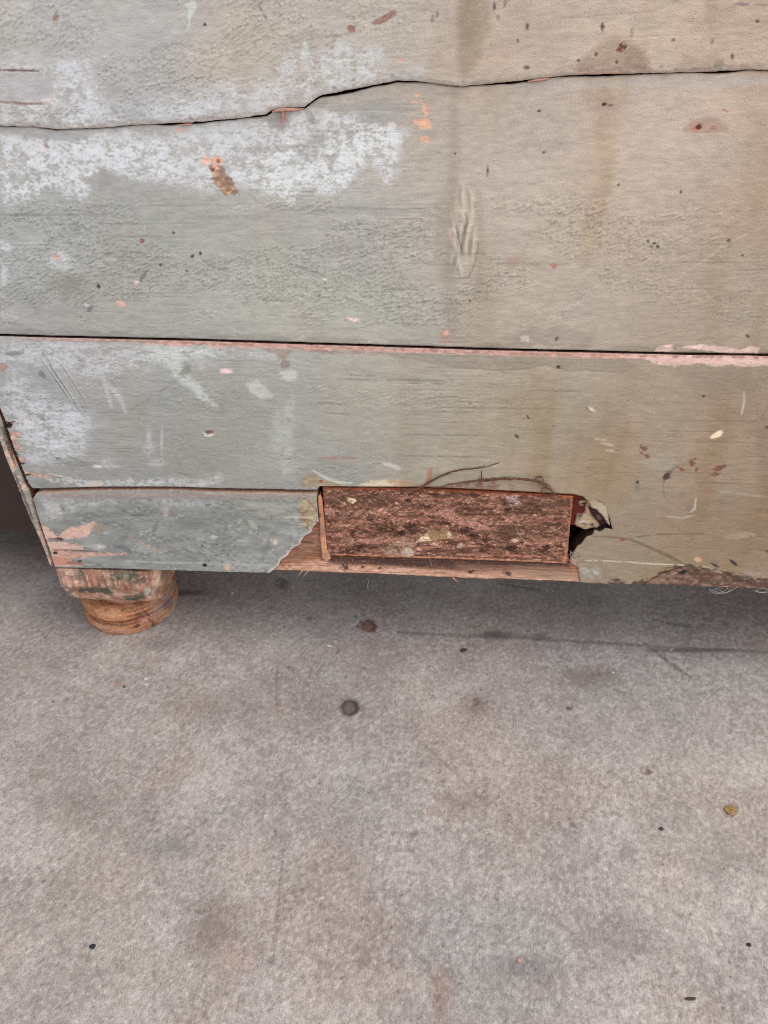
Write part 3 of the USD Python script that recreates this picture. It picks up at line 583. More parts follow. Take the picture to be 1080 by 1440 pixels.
    M.line([(586, 684), (700, 689), (806, 695)], 2.2, (150, 88, 56), 0.8, rag=1.5, taper=False)
    # cracks and scars running from the hole to the right
    M.line([(832, 754), (850, 754), (880, 757), (920, 751), (990, 750)], 1.0, (118, 80, 58), 0.85, h=-0.0007, breaks=-0.05); M.spot(876, 758, 4, 2, (140, 72, 46))
    M.line([(885, 758), (910, 768), (940, 782), (965, 795)], 1.8, (104, 78, 58), 0.75, h=-0.0008, soft=2.2, rag=1.0)
    M.line([(810, 787), (860, 788), (920, 792), (968, 794)], 1.1, (204, 190, 166), 0.8, breaks=-0.02); M.line([(988, 795), (1025, 808), (1060, 820), (1085, 826)], 1.3, (206, 186, 166), 0.85)
    M.line([(1020, 754), (1062, 750)], 4, (170, 154, 128), 0.5, rag=2); M.line([(1010, 690), (1080, 698)], 1.6, (176, 160, 136), 0.5); M.line([(1000, 678), (1060, 680)], 1, (110, 94, 76), 0.5)
    M.poly([(848, 824), (866, 814), (882, 820), (905, 817), (920, 810), (934, 802), (950, 796), (968, 793), (985, 798), (1010, 802), (1030, 806), (1055, 812), (1085, 815), (1085, 832), (900, 826)], (70, 44, 34), 2, 9, 0.97, h=-0.0018, vary=0.9, col2=(136, 94, 72), bare=1)
    k = sm(0.2, 0.9, M.bare) * (V > 795) * (U > 840); M.h += k * 0.004 * (fbm(M.W * np.array([120, 120, 260]), 4, 77) - 0.55)
    M.poly([(960, 800), (985, 800), (1020, 810), (1000, 818), (960, 812)], (88, 54, 40), 2, 6, 0.8, h=-0.0010, col2=(130, 82, 60)); M.poly([(1030, 812), (1085, 820), (1085, 830), (1040, 822)], (84, 52, 40), 2, 4, 0.7)
    M.line([(905, 820), (930, 806), (960, 797)], 1.6, (70, 42, 32), 0.8, h=-0.0005); M.line([(920, 822), (945, 808), (966, 800)], 1.2, (160, 122, 96), 0.8)
    M.spot(958, 805.5, 5, 4, (36, 26, 24), 0, 0.3, 0.7, h=-0.0014); M.spot(981, 786, 5, 3.4, (206, 150, 94), 0, 0.3, 0.5)
    M.spot(1031, 790, 7, 1.8, (44, 42, 44), 40, 0.3, 0.4); M.spot(1005, 794, 6, 1.8, (56, 52, 48), 25, 0.3, 0.5); M.line([(1012, 802), (1035, 812), (1052, 818)], 2.2, (66, 46, 38), 0.8)
    M.spot(1066, 797, 7, 6, (74, 72, 66), 0, 0.4, 1.4, 0.85, speck=0.1); M.spot(1078, 774, 5, 1.6, (84, 80, 74), 20); M.poly([(1045, 803), (1070, 805), (1068, 810), (1048, 810)], (168, 150, 134), 3, 3, 0.6)
    M.poly([(796, 776), (812, 778), (826, 792), (836, 806), (850, 824), (806, 826)], (132, 94, 68), 4, 10, 0.85, h=-0.0012, col2=(168, 138, 108), bare=1)
    M.poly([(812, 795), (824, 792), (842, 798), (846, 812), (822, 818), (812, 812)], (164, 150, 132), 4, 6, 0.55); M.poly([(816, 798), (828, 800), (836, 795), (840, 806), (830, 814), (822, 806)], (206, 198, 188), 3, 7, 0.7, h=0.0004, speck=0.12)
    # split, bare wood at the left end
    for p in ([(8, 590), (14, 592), (27, 594), (26, 597), (10, 597)], [(11, 606), (20, 606), (31, 607), (29, 612), (26, 615), (16, 618), (12, 611)], [(14, 618), (32, 619), (20, 622), (16, 622)], [(20, 624), (30, 624), (31, 632), (20, 633)], [(28, 660), (50, 664), (73, 669), (72, 671), (40, 668), (32, 664)], [(24, 642), (36, 644), (34, 650), (27, 650)], [(0, 574), (5, 580), (8, 590), (2, 590)]):
        M.poly(p, (176, 104, 78), 1, 3, 0.9, h=-0.0007, col2=(214, 168, 144), vary=0.3, bare=1)
    M.spot(13, 598, 3.4, 4, (24, 20, 18), 0, 0.3, 0.5, h=-0.0025); M.line([(6, 592), (13, 595), (22, 592)], 1.2, (40, 28, 24), 0.9, h=-0.0015)
    for p in ([(20, 634), (26, 639)], [(29, 652), (35, 651)], [(36, 668), (43, 667)], [(11, 604), (13, 612), (17, 622)]): M.line(p, 1.4, (44, 32, 28), 0.9, h=-0.0015)
    M.line([(70, 665), (100, 672), (108, 676)], 1.1, (196, 184, 170), 0.7, h=0.0003); M.line([(130, 655), (143, 655)], 1.6, (216, 204, 186), 0.85); M.poly([(40, 678), (60, 674), (100, 680), (60, 687)], (108, 108, 104), 4, 4, 0.6); M.spot(82, 644, 3, 2, (80, 78, 78), 0, .5, .5, .7)
    M.line([(95, 640), (130, 655), (100, 652)], 2, (110, 110, 106), 0.6)
    M.poly([(125, 676), (145, 676), (146, 685), (124, 685)], (196, 172, 158), 2, 4, 0.7)
    for _x, _y in np.random.RandomState(5).rand(90, 2) * (330, 200) + (760, 560):
        M.spot(_x, _y, 1.2, 0.9, (104, 90, 72), 0, 0.5, 0.5, 0.6)

lw = np.vstack([w_([(x_, y_ + 1.7) for x_, y_ in SEAM[::-1]]), w_([(-16, 474), (-5, 550), (2, 578), (8, 592), (10, 603), (13, 613), (18, 625), (23, 638), (29, 652), (35, 667), (40, 679), (46, 686.5), (60, 686.5), (150, 684), (245, 684), (300, 686), (446, 688.5),
      (450, 683.5), (600, 684.5), (700, 689)]), w_(HOLE_TOP), w_(HOLE_R), w_([(812, 797), (816, 819), (850, 821.5), (900, 822), (950, 823.5), (1000, 826), (1080, 829), (1110, 830)]), [(XR, 0.143), (XR, 0.447)]])
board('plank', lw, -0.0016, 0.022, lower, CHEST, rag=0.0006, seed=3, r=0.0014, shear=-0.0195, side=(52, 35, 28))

def insert(M, e):
    relief(M)
    M.pim = np.maximum(M.pim, 0.15)
    M.C = 0.75 * M.C + 0.25 * M.C.mean(1, keepdims=True)
    M.C = M.C * (1 - 0.22 * sm(-0.05, 0.12, M.n3) + 0.7 * (fbm(M.W * np.array([32, 32, 60]), 4, 26) - 0.5) + 0.35 * M.n1)[:, None]
    k = 0.55 * sm(0.06, 0.24, 0.8 * M.n3 + 0.6 * M.n1 + 0.4 * M.n2 + 0.5 * (fbm(M.W * 22, 3, 27) - 0.5)); M.put(np.arange(len(k)), k, (168, 168, 164))
    M.poly([(55, 694), (130, 700), (260, 697), (300, 702), (320, 712), (280, 712), (200, 704), (150, 706), (90, 722), (60, 716)], (170, 170, 168), 4, 9, 0.75, speck=0.18)
    M.poly([(60, 706), (95, 712), (90, 728), (70, 734), (58, 722)], (186, 178, 172), 4, 8, 0.6, speck=0.3)
    M.poly([(60, 690), (446, 692), (446, 697), (60, 696)], (170, 146, 134), 1.5, 3, 0.85, col2=(140, 116, 104), bare=1)
    c1, c2 = (224, 178, 156), (198, 140, 114)
    for p in ([(58, 733), (68, 738), (80, 749), (84, 757), (68, 756), (62, 748)], [(84, 752), (92, 745), (101, 738), (112, 737), (124, 734), (133, 730), (139, 735), (131, 742), (126, 751), (108, 755), (94, 756)], [(66, 760), (92, 759), (105, 762), (121, 763), (118, 770), (92, 772), (72, 771)]):
        M.poly(p, c1, 0.8, 4, 0.97, h=-0.0005, col2=c2, vary=0.2, bare=1)
    M.poly([(74, 771), (100, 772), (135, 774), (180, 775), (182, 777), (130, 780), (104, 783), (100, 787), (124, 790), (112, 793), (78, 793)], (216, 166, 140), 0.8, 4, 0.97, h=-0.0006, col2=(176, 112, 82), vary=0.25, bare=1)
    M.poly([(78, 780), (100, 782), (98, 790), (80, 792)], (190, 112, 74), 2, 4, 0.75); M.poly([(96, 786), (122, 789), (118, 792), (96, 791)], (158, 86, 58), 1, 2, 0.8)
    M.line([(75, 770.5), (110, 771.5), (140, 773)], 1.1, (112, 70, 54), 0.9, h=-0.0007); M.spot(85, 756, 5, 2.4, (92, 44, 38), 0, 0.4, 0.6, h=-0.0008); M.line([(70, 755), (84, 755)], 1.2, (90, 60, 52), 0.8)
    M.spot(114, 786.5, 3.4, 1.8, (60, 40, 38), h=-0.0008); M.spot(80, 775, 3, 2, (40, 30, 28), h=-0.001); M.spot(140, 739, 8, 7, (150, 126, 100), 0, 0.6, 0.6, 0.7)
    M.poly([(184, 753), (200, 757), (214, 767), (236, 771), (228, 775), (205, 769), (192, 760)], (206, 172, 148), 1.5, 6, 0.85, col2=(150, 126, 108), speck=0.3, bare=1)
    M.line([(163, 765), (175, 767), (186, 773)], 3, (86, 88, 92), 0.75, soft=2.5); M.line([(186, 721.5), (204, 721.5)], 1.5, (84, 84, 82), 0.85, h=-0.0005); M.line([(217, 744), (223, 732)], 3, (92, 94, 90), 0.6, soft=2)
    M.spot(142, 766, 9, 4, (186, 184, 182), 0, 0.5, 1.0, 0.8, speck=0.3); M.spot(185, 788, 12, 4, (166, 166, 164), 0, 0.6, 1, 0.6, speck=0.3); M.spot(128, 758, 9, 6, (150, 152, 148), 0, 0.6, 1, 0.5)
    M.line([(180, 786), (240, 788), (330, 790), (380, 792)], 1.3, (170, 166, 158), 0.6, breaks=0.0)
    M.spot(235, 717, 4, 6, (172, 150, 136), 0, 0.5, 0.7, 0.8); M.spot(302, 752, 4, 2.6, (182, 180, 176), 0, 0.4, 0.8, 0.8); M.spot(387, 759, 5, 3.4, (206, 180, 152), 20, 0.4, 0.5, 0.9); M.line([(352, 730), (362, 740)], 3.4, (170, 172, 156), 0.7, rag=1)
    M.poly([(270, 718), (300, 728), (290, 742), (262, 738), (240, 745), (230, 736)], (108, 104, 90), 9, 8, 0.5); M.line([(390, 740), (380, 760), (370, 784)], 4, (108, 110, 104), 0.5, soft=3)
    M.poly([(388, 742), (415, 742), (432, 746), (420, 756), (400, 750)], (166, 168, 162), 4, 8, 0.6, speck=0.3)
    rs = np.random.RandomState(3)
    for _ in range(34):
        M.spot(315 + rs.randn() * 16, 768 + rs.randn() * 13, 0.6 + rs.rand() * 1.2, 0.5 + rs.rand() * 0.8, (74, 72, 64), rs.rand() * 90, 0.5, 0.9, 0.85)
    M.spot(289, 792, 3.4, 2.6, (44, 30, 28), h=-0.001)
    M.poly([(422, 700), (446, 697), (447, 730), (438, 738), (428, 742), (426, 726), (420, 712)], (142, 102, 58), 2, 7, 0.95, col2=(178, 162, 120), h=-0.0003)
    M.poly([(423, 716), (436, 714), (434, 738), (426, 734)], (132, 84, 34), 2, 5, 0.8, col2=(180, 150, 92)); M.line([(400, 724), (440, 725)], 1.2, (196, 192, 170), 0.7)
    for x0, x1 in ((150, 210), (235, 300), (310, 330)): M.poly([(x0, 795 + (x0 - 80) * 0.022), (x1, 797 + (x1 - 80) * 0.022), (x1, 800 + (x1 - 80) * 0.022), (x0, 799 + (x0 - 80) * 0.022)], (214, 166, 138), 1, 3, 0.8, speck=0.2, bare=1)
    M.spot(321, 795, 5, 4, (222, 160, 128), 0, 0.4, 0.8, 0.9, bare=1)
    k = sm(-0.0045, -0.0022, e + 0.016 * M.n1 + 0.01 * M.n2) * (M.U > 375) * (M.V > 728); i = np.nonzero(k > 0.01)[0]; M.put(i, k[i], (206, 196, 186), 0, 0.2, (160, 150, 140))

ins_out = w_([(52, 692.5), (60, 690.5), (150, 688), (245, 688), (300, 690), (446, 692.5), (448.5, 731), (441, 739), (439, 746), (429, 752), (422, 764), (411, 770), (406, 779), (396, 785), (392, 794), (381, 803), (300, 801.5), (240, 799.5), (160, 797), (79, 795.5), (75, 783), (68, 762), (58, 733), (52, 712), (48, 699)])
board('plank', ins_out, -0.0050, 0.022, insert, CHEST, rag=0.0011, seed=4, r=0.0016, side=(176, 140, 122))

def rail(M, e):
    M.C[:] = lin((150, 98, 70)); M.bare[:] = 1; M.pim[:] = 0
    g = fbm(M.W * np.array([18, 18, 420]), 4, 21) - 0.5
    M.C = M.C * (1 + 1.6 * g[:, None]); M.h += 0.0024 * g + 0.003 * (fbm(M.W * np.array([40, 40, 200]), 3, 24) - 0.5)
    M.poly([(380, 799), (450, 789), (600, 800), (720, 803), (815, 808), (815, 822), (620, 818), (380, 806)], (238, 184, 146), 4, 6, 0.95, vary=0.3, col2=(186, 124, 88))
    M.poly([(396, 790), (447, 738), (456, 745), (456, 775), (420, 792)], (124, 84, 64), 6, 6, 0.7, col2=(158, 116, 94))
    M.poly([(462, 780), (800, 790), (802, 799), (720, 800), (660, 804), (600, 799), (520, 795), (480, 795), (462, 792)], (52, 34, 31), 3, 5, 1.0, col2=(86, 57, 49))
    M.poly([(640, 794), (800, 800), (812, 812), (720, 810), (650, 804)], (146, 84, 62), 5, 7, 0.7, col2=(172, 128, 98)); M.poly([(720, 795), (800, 800), (815, 818), (740, 812)], (150, 122, 92), 6, 7, 0.55)
    for x, y, rx, ry in ((510, 798, 3, 2), (535, 800, 4, 1.2), (661, 805, 6, 3), (714, 807, 5, 2.6), (486, 799, 5, 4)): M.spot(x, y, rx, ry, (70, 38, 32), 0, 0.4, 0.7, 0.9, h=-0.0008)
    M.line([(420, 762), (440, 764)], 1.5, (70, 46, 38), 0.8, h=-0.0005); M.line([(430, 802), (520, 808), (600, 811)], 0.9, (140, 86, 58), 0.7, h=-0.0004); M.line([(470, 806), (560, 811)], 0.8, (150, 96, 66), 0.7)
    M.spot(428, 779, 14, 4, (146, 84, 48), 10, 0.5, 0.6, 0.7)
board('bottom_rail', w_([(378, 802.5), (447, 727), (470, 727), (474, 768), (640, 776), (790, 780), (813, 796), (817, 819.5), (700, 815.5), (620, 812.5), (500, 807.5)]), 0.0008, 0.018, rail, CHEST, 'raw_wood', rag=0.0014, seed=5, r=0.002, side=(206, 150, 112), label='bare splintered rail under the patch')

def strip(M, e):
    M.C[:] = lin((192, 134, 102)); M.bare[:] = 1
    g = fbm(M.W * np.array([300, 300, 30]), 4, 22) - 0.5; M.C = M.C * (1 + 0.7 * g[:, None])
    M.poly([(440, 735), (462, 735), (462, 752), (440, 752)], (150, 98, 82), 4, 4, 0.7); M.spot(449, 723, 3, 4, (112, 64, 50), 0, .4, .6, .8); M.spot(457, 779, 6, 4, (176, 120, 92), 0, .4, .6)
board('edge_sliver', w_([(447.5, 696), (451, 694), (453.5, 700), (457, 735), (460.5, 770), (466, 784), (460, 788), (453, 783), (451, 760), (449.5, 733)]), -0.0036, 0.012, strip, CHEST, 'raw_wood', rag=0.0006, seed=6, d=0.0008, label='pale bare sliver at the left end of the patch')

def patch(M, e):
    U, V = M.U, M.V
    a, b, c = fbm(M.W * np.array([45, 45, 90]), 4, 31), fbm(M.W * np.array([190, 190, 280]), 4, 32), fbm(M.W * np.array([15, 15, 120]), 4, 33)
    M.C[:] = lin((92, 67, 54)); M.bare[:] = 1; M.pim[:] = 0
    mix = lambda k, c_: M.C * (1 - k[:, None]) + lin(c_) * k[:, None]
    M.C = mix(0.9 * sm(0.44, 0.62, 0.55 * a + 0.45 * b), (132, 102, 86))
    M.C = mix(0.8 * sm(0.47, 0.60, 0.62 * c + 0.38 * b), (158, 115, 99))
    M.C = mix(0.8 * sm(0.56, 0.66, 0.4 * a + 0.6 * fbm(M.W * 380, 3, 34)), (202, 158, 140))
    M.C = mix(0.85 * sm(0.54, 0.66, fbm(M.W * np.array([60, 60, 110]) + 3, 4, 35) * 0.7 + 0.3 * b), (66, 42, 34))
    f1, f2 = fbm(M.W * 480, 2, 37), fbm(M.W * 430 + 9, 2, 38)
    M.C = mix(0.28 * sm(0.58, 0.74, f1), (206, 166, 150)); M.C = mix(0.35 * sm(0.58, 0.74, f2), (58, 38, 30)); d2 = fbm(M.W * np.array([24, 24, 150]) + 6, 4, 39); M.C = mix(0.6 * sm(0.55, 0.66, 0.7 * d2 + 0.3 * b), (72, 46, 36))
    M.h += 0.0008 * (f1 - f2) + 0.0012 * (d2 - 0.5) + 0.0014 * (b - 0.5) + 0.0008 * (a - 0.5) + 0.0008 * (fbm(M.W * 420, 3, 36) - 0.5)
    for p in ([(455, 690), (500, 692), (560, 700), (520, 706), (460, 702)], [(700, 700), (800, 702), (798, 715), (720, 718)], [(695, 735), (775, 738), (770, 748), (735, 745), (725, 762), (700, 758)]): M.poly(p, (92, 64, 48), 6, 8, 0.65)
    for p in ([(455, 714), (520, 716), (545, 722), (500, 726), (460, 722)], [(640, 728), (680, 730), (690, 745), (655, 745)], [(470, 752), (540, 756), (530, 764), (480, 760)], [(600, 720), (640, 712), (640, 730)]): M.poly(p, (196, 140, 122), 5, 9, 0.6, speck=0.25)
    M.poly([(710, 694), (728, 694), (732, 710), (716, 712)], (190, 168, 160), 3, 6, 0.8, speck=0.25)
    for x, y, rx, ry in ((475, 722, 4, 2.4), (495, 721, 3, 2.4), (523, 727, 6, 4), (580, 742, 9, 7), (563, 748, 7, 4), (464, 734, 5, 4), (497, 750, 4, 3), (664, 695, 11, 3), (628, 735, 9, 3), (655, 744, 8, 5), (668, 752, 8, 4), (684, 758, 7, 4), (720, 770, 8, 4), (787, 766, 4, 2.4), (768, 768, 4, 3), (545, 730, 5, 3), (600, 758, 4, 3), (507, 767, 6, 2), (714, 716, 5, 3), (575, 703, 4, 3)):
        M.spot(x, y, rx, ry, (62, 36, 30), 0, 0.5, 1.2, 0.85, h=-0.0007)
    M.poly([(489, 698), (500, 700), (502, 704), (497, 707), (489, 703)], (204, 186, 142), 0.8, 1, h=0.0008)
    M.poly([(585, 761), (598, 752), (604, 742), (614, 745), (625, 740), (634, 745), (634, 755), (618, 759), (600, 760)], (172, 140, 96), 1, 3, 0.95, h=0.0012, col2=(140, 100, 58)); M.poly([(586, 760), (600, 748), (605, 758)], (228, 204, 168), 1, 3, 0.9); M.spot(632, 750, 3, 3, (210, 190, 160), 0, 0.3, 0.4, .9)
    M.poly([(540, 770), (552, 760), (570, 752), (585, 762), (582, 780), (560, 783), (542, 782)], (166, 140, 112), 3, 8, 0.75, h=0.0006, speck=0.3); M.spot(573, 775, 8, 7, (178, 166, 146), 0, 0.3, 0.4, 0.9, h=0.0008)
    M.spot(724, 758, 7, 3.4, (168, 128, 96), 0, .4, .5, .9, h=0.0006); M.spot(724, 758, 4, 2, (226, 200, 168), 0, .3, .4, .9)
    M.spot(647, 766, 4, 3, (206, 180, 166), 0, .4, .6, .8); M.spot(528, 783, 2, 1.4, (238, 232, 222))
    # crumbling orange rim
    k = sm(-0.0022, -0.0010, e + 0.006 * M.n2 + 0.004 * M.n1); M.C = mix(0.9 * k * (V < 740) * (U < 798), (116, 64, 42)); M.C = mix(0.95 * sm(-0.0032, -0.001, e + 0.006 * M.n1) * (U > 780), (152, 98, 70)); M.C = mix(0.8 * sm(-0.0042, -0.0026, e + 0.006 * M.n1) * (V > 772), (182, 132, 106)); M.C = mix(0.75 * sm(-0.0016, -0.0006, e + 0.004 * M.n2) * (V > 770), (112, 66, 50))
    M.C = M.C * (1 + 0.4 * M.n2)[:, None] * np.array([1.08, 0.96, 0.90])
board('patch_board', w_([(454, 685.5), (520, 685.5), (600, 687), (700, 691.5), (780, 695), (806, 697), (804, 716), (800, 755), (797, 792), (780, 791), (700, 787.5), (600, 784), (520, 781.5), (461, 779.5), (458, 750)]), -0.0026, 0.013, patch, CHEST, 'crust', rag=0.0012, seed=7, r=0.0012, d=0.0008, side=(140, 80, 50), label='rust brown crumbling patch let into the lowest plank')

def shard(M, e):
    M.C[:] = lin((170, 150, 122)) * (1 + 0.7 * (M.n1 + M.n2))[:, None]; M.pim[:] = 0.3; U, V = M.U, M.V
    M.h += 0.005 * (fbm(M.W * 70, 4, 51) - 0.5) + 0.0015 * (fbm(M.W * 200, 3, 52) - 0.5)
    M.C = M.C * (1 - 0.5 * sm(-0.003, -0.0006, e + 0.008 * M.n1))[:, None]; M.poly([(812, 712), (826, 708), (824, 722), (814, 735), (811, 725)], (112, 84, 76), 2, 4, 0.9, h=-0.003); M.spot(830, 720, 5, 4, (222, 146, 116), 20, .4, .6, .95, h=0.001)
    M.spot(820, 735, 4, 2, (204, 200, 190), 0, .3, .6, .9); M.spot(821, 739, 4, 1.4, (130, 72, 50), 0, .4, .5, .9, h=-0.001)
    M.poly([(806, 738), (820, 743), (836, 742), (834, 752), (815, 749), (805, 746)], (152, 112, 84), 2, 5, 0.8); M.spot(829, 747, 4, 2.4, (216, 156, 112), 0, .4, .8, .8); M.spot(833, 740, 3, 2, (96, 56, 46), 0, .4, .6, .9)
board('broken_splinter', w_([(813, 706), (822, 704.5), (832, 706), (836, 710), (828, 716), (831, 722), (838, 732), (846, 741), (841, 745), (831, 745.5), (823, 747.5), (812, 744), (806, 740), (810, 730), (814, 716)]), 0.0030, 0.006, shard, CHEST, rag=0.0018, seed=8, r=0.002, d=0.0007, label='broken painted splinter in the hole')
def flap(M, e):
    M.C[:] = lin((172, 156, 132)); M.pim[:] = 0.1
    M.h += 0.002 * (fbm(M.W * 90, 3, 53) - 0.5)
    M.C = M.C * (1 - 0.55 * sm(-0.0022, -0.0006, e + 0.006 * M.n1))[:, None]
    M.poly([(826, 702), (838, 704), (832, 712), (824, 710)], (170, 128, 112), 1, 4, .8); M.line([(850, 712), (855, 724)], 1.2, (190, 178, 156), .35, h=.0008)
board('broken_splinter', w_([(826, 703), (842, 702.5), (852, 710), (855, 722), (858, 741), (852, 733), (846, 724), (838, 716.5), (831, 714)]), -0.0030, 0.006, flap, CHEST, rag=0.0014, seed=9, r=0.002, d=0.0007, label='lifted flap of paint beside the hole')
def bloodwood(M, e):
    M.C[:] = lin((92, 34, 26)); M.bare[:] = 1
board('inner_batten', w_([(803, 690), (830, 690), (824, 718), (818, 742), (798, 742)]), 0.0045, 0.010, bloodwood, CHEST, 'raw_wood', seed=10, label='dark red batten inside the gap')
def sliver2(M, e):
    M.C[:] = lin((86, 50, 46)); M.bare[:] = 1; M.spot(843, 733, 4, 2.4, (150, 120, 112), 40, .5, .6, .8)
board('inner_batten', w_([(826, 712), (842, 712), (862, 745), (838, 748)]), 0.0085, 0.006, sliver2, CHEST, 'raw_wood', seed=11, label='dark brown wood behind the broken splinter')

def side(M, e):
    M.C[:] = lin((138, 134, 126)); M.bare[:] = 0.8
    g = fbm(M.W * np.array([260, 260, 26]), 4, 23) - 0.5; M.C = M.C * (1 + 0.8 * g[:, None]); M.h += 0.0012 * g
    M.poly([(0, 560), (40, 655), (60, 700), (80, 800), (60, 795), (30, 710), (0, 640)], (226, 178, 150), 2, 8, 0.75, speck=0.02, bare=1)
    for p in ([(5, 625), (20, 662), (24, 650), (12, 628)], [(50, 733), (60, 752), (66, 765), (60, 765)], [(62, 765), (70, 790), (76, 795), (66, 775)]): M.poly(p, (222, 150, 108), 1.5, 4, 0.8, bare=1)
    for p in ([(2, 600), (12, 630), (22, 655)], [(20, 665), (34, 700), (46, 730)], [(10, 620), (18, 645)]): M.line(p, 2.2, (74, 68, 66), 0.8, h=-0.0006)
so = w_([(-22, 560), (1, 626), (10, 650), (21, 676), (33, 708), (46, 738), (58, 765), (70, 796), (74, 797), (72, 785), (64, 763), (54, 734), (48, 712), (43.5, 699), (41, 690), (35, 680), (30, 668), (24, 653), (18, 639), (13, 626), (8, 613), (5, 603), (2.5, 592), (-3, 578), (-10, 560)])
so = np.vstack([so, [(-0.0055, 0.45), (-0.0055, ZT), (-0.026, ZT), (-0.026, 0.43)]])
board('side_board', so, -0.0005, DEPTH, side, CHEST, 'raw_wood', rag=0.0006, seed=12, r=0.0022, d=0.0009)

def box(lo, hi):
    b = trimesh.creation.box(np.array(hi) - lo); b.apply_translation((np.array(hi) + lo) / 2); return np.array(b.vertices), np.array(b.faces)
for n, lo, hi in (('side_board', (XR, 0.0, 0.14), (XR + 0.02, DEPTH, ZT)), ('back_board', (0.0, DEPTH - 0.018, 0.14), (XR, DEPTH, ZT)), ('floor_board', (0.0, 0.030, 0.150), (XR, DEPTH - 0.018, 0.166)), ('lid', (-0.03, -0.004, ZT + 0.001), (XR + 0.025, DEPTH + 0.005, ZT + 0.024))):
    part(n, *box(lo, hi), 'carcass_wood', CHEST, False)
# ------------------------------------------------------------------ feet
def loft(rings):
    """Rings (n, k, 3) of a closed surface -> vertices, faces, with caps."""
    n, k = len(rings), len(rings[0])
    v = np.concatenate(rings); f = []
    i, j = np.meshgrid(np.arange(n - 1), np.arange(k), indexing='ij')
    a, b = i * k + j, i * k + (j + 1) % k
    f = np.vstack([np.stack([a.ravel(), b.ravel(), (b + k).ravel()], 1), np.stack([a.ravel(), (b + k).ravel(), (a + k).ravel()], 1)])
    caps = np.vstack([rings[0].mean(0), rings[-1].mean(0)])
    q = np.arange(k)
    f = np.vstack([f, np.stack([q, np.full(k, n * k), (q + 1) % k], 1)[:, ::1], np.stack([(n - 1) * k + q, (n - 1) * k + (q + 1) % k, np.full(k, n * k + 1)], 1)])
    return np.vstack([v, caps]), f

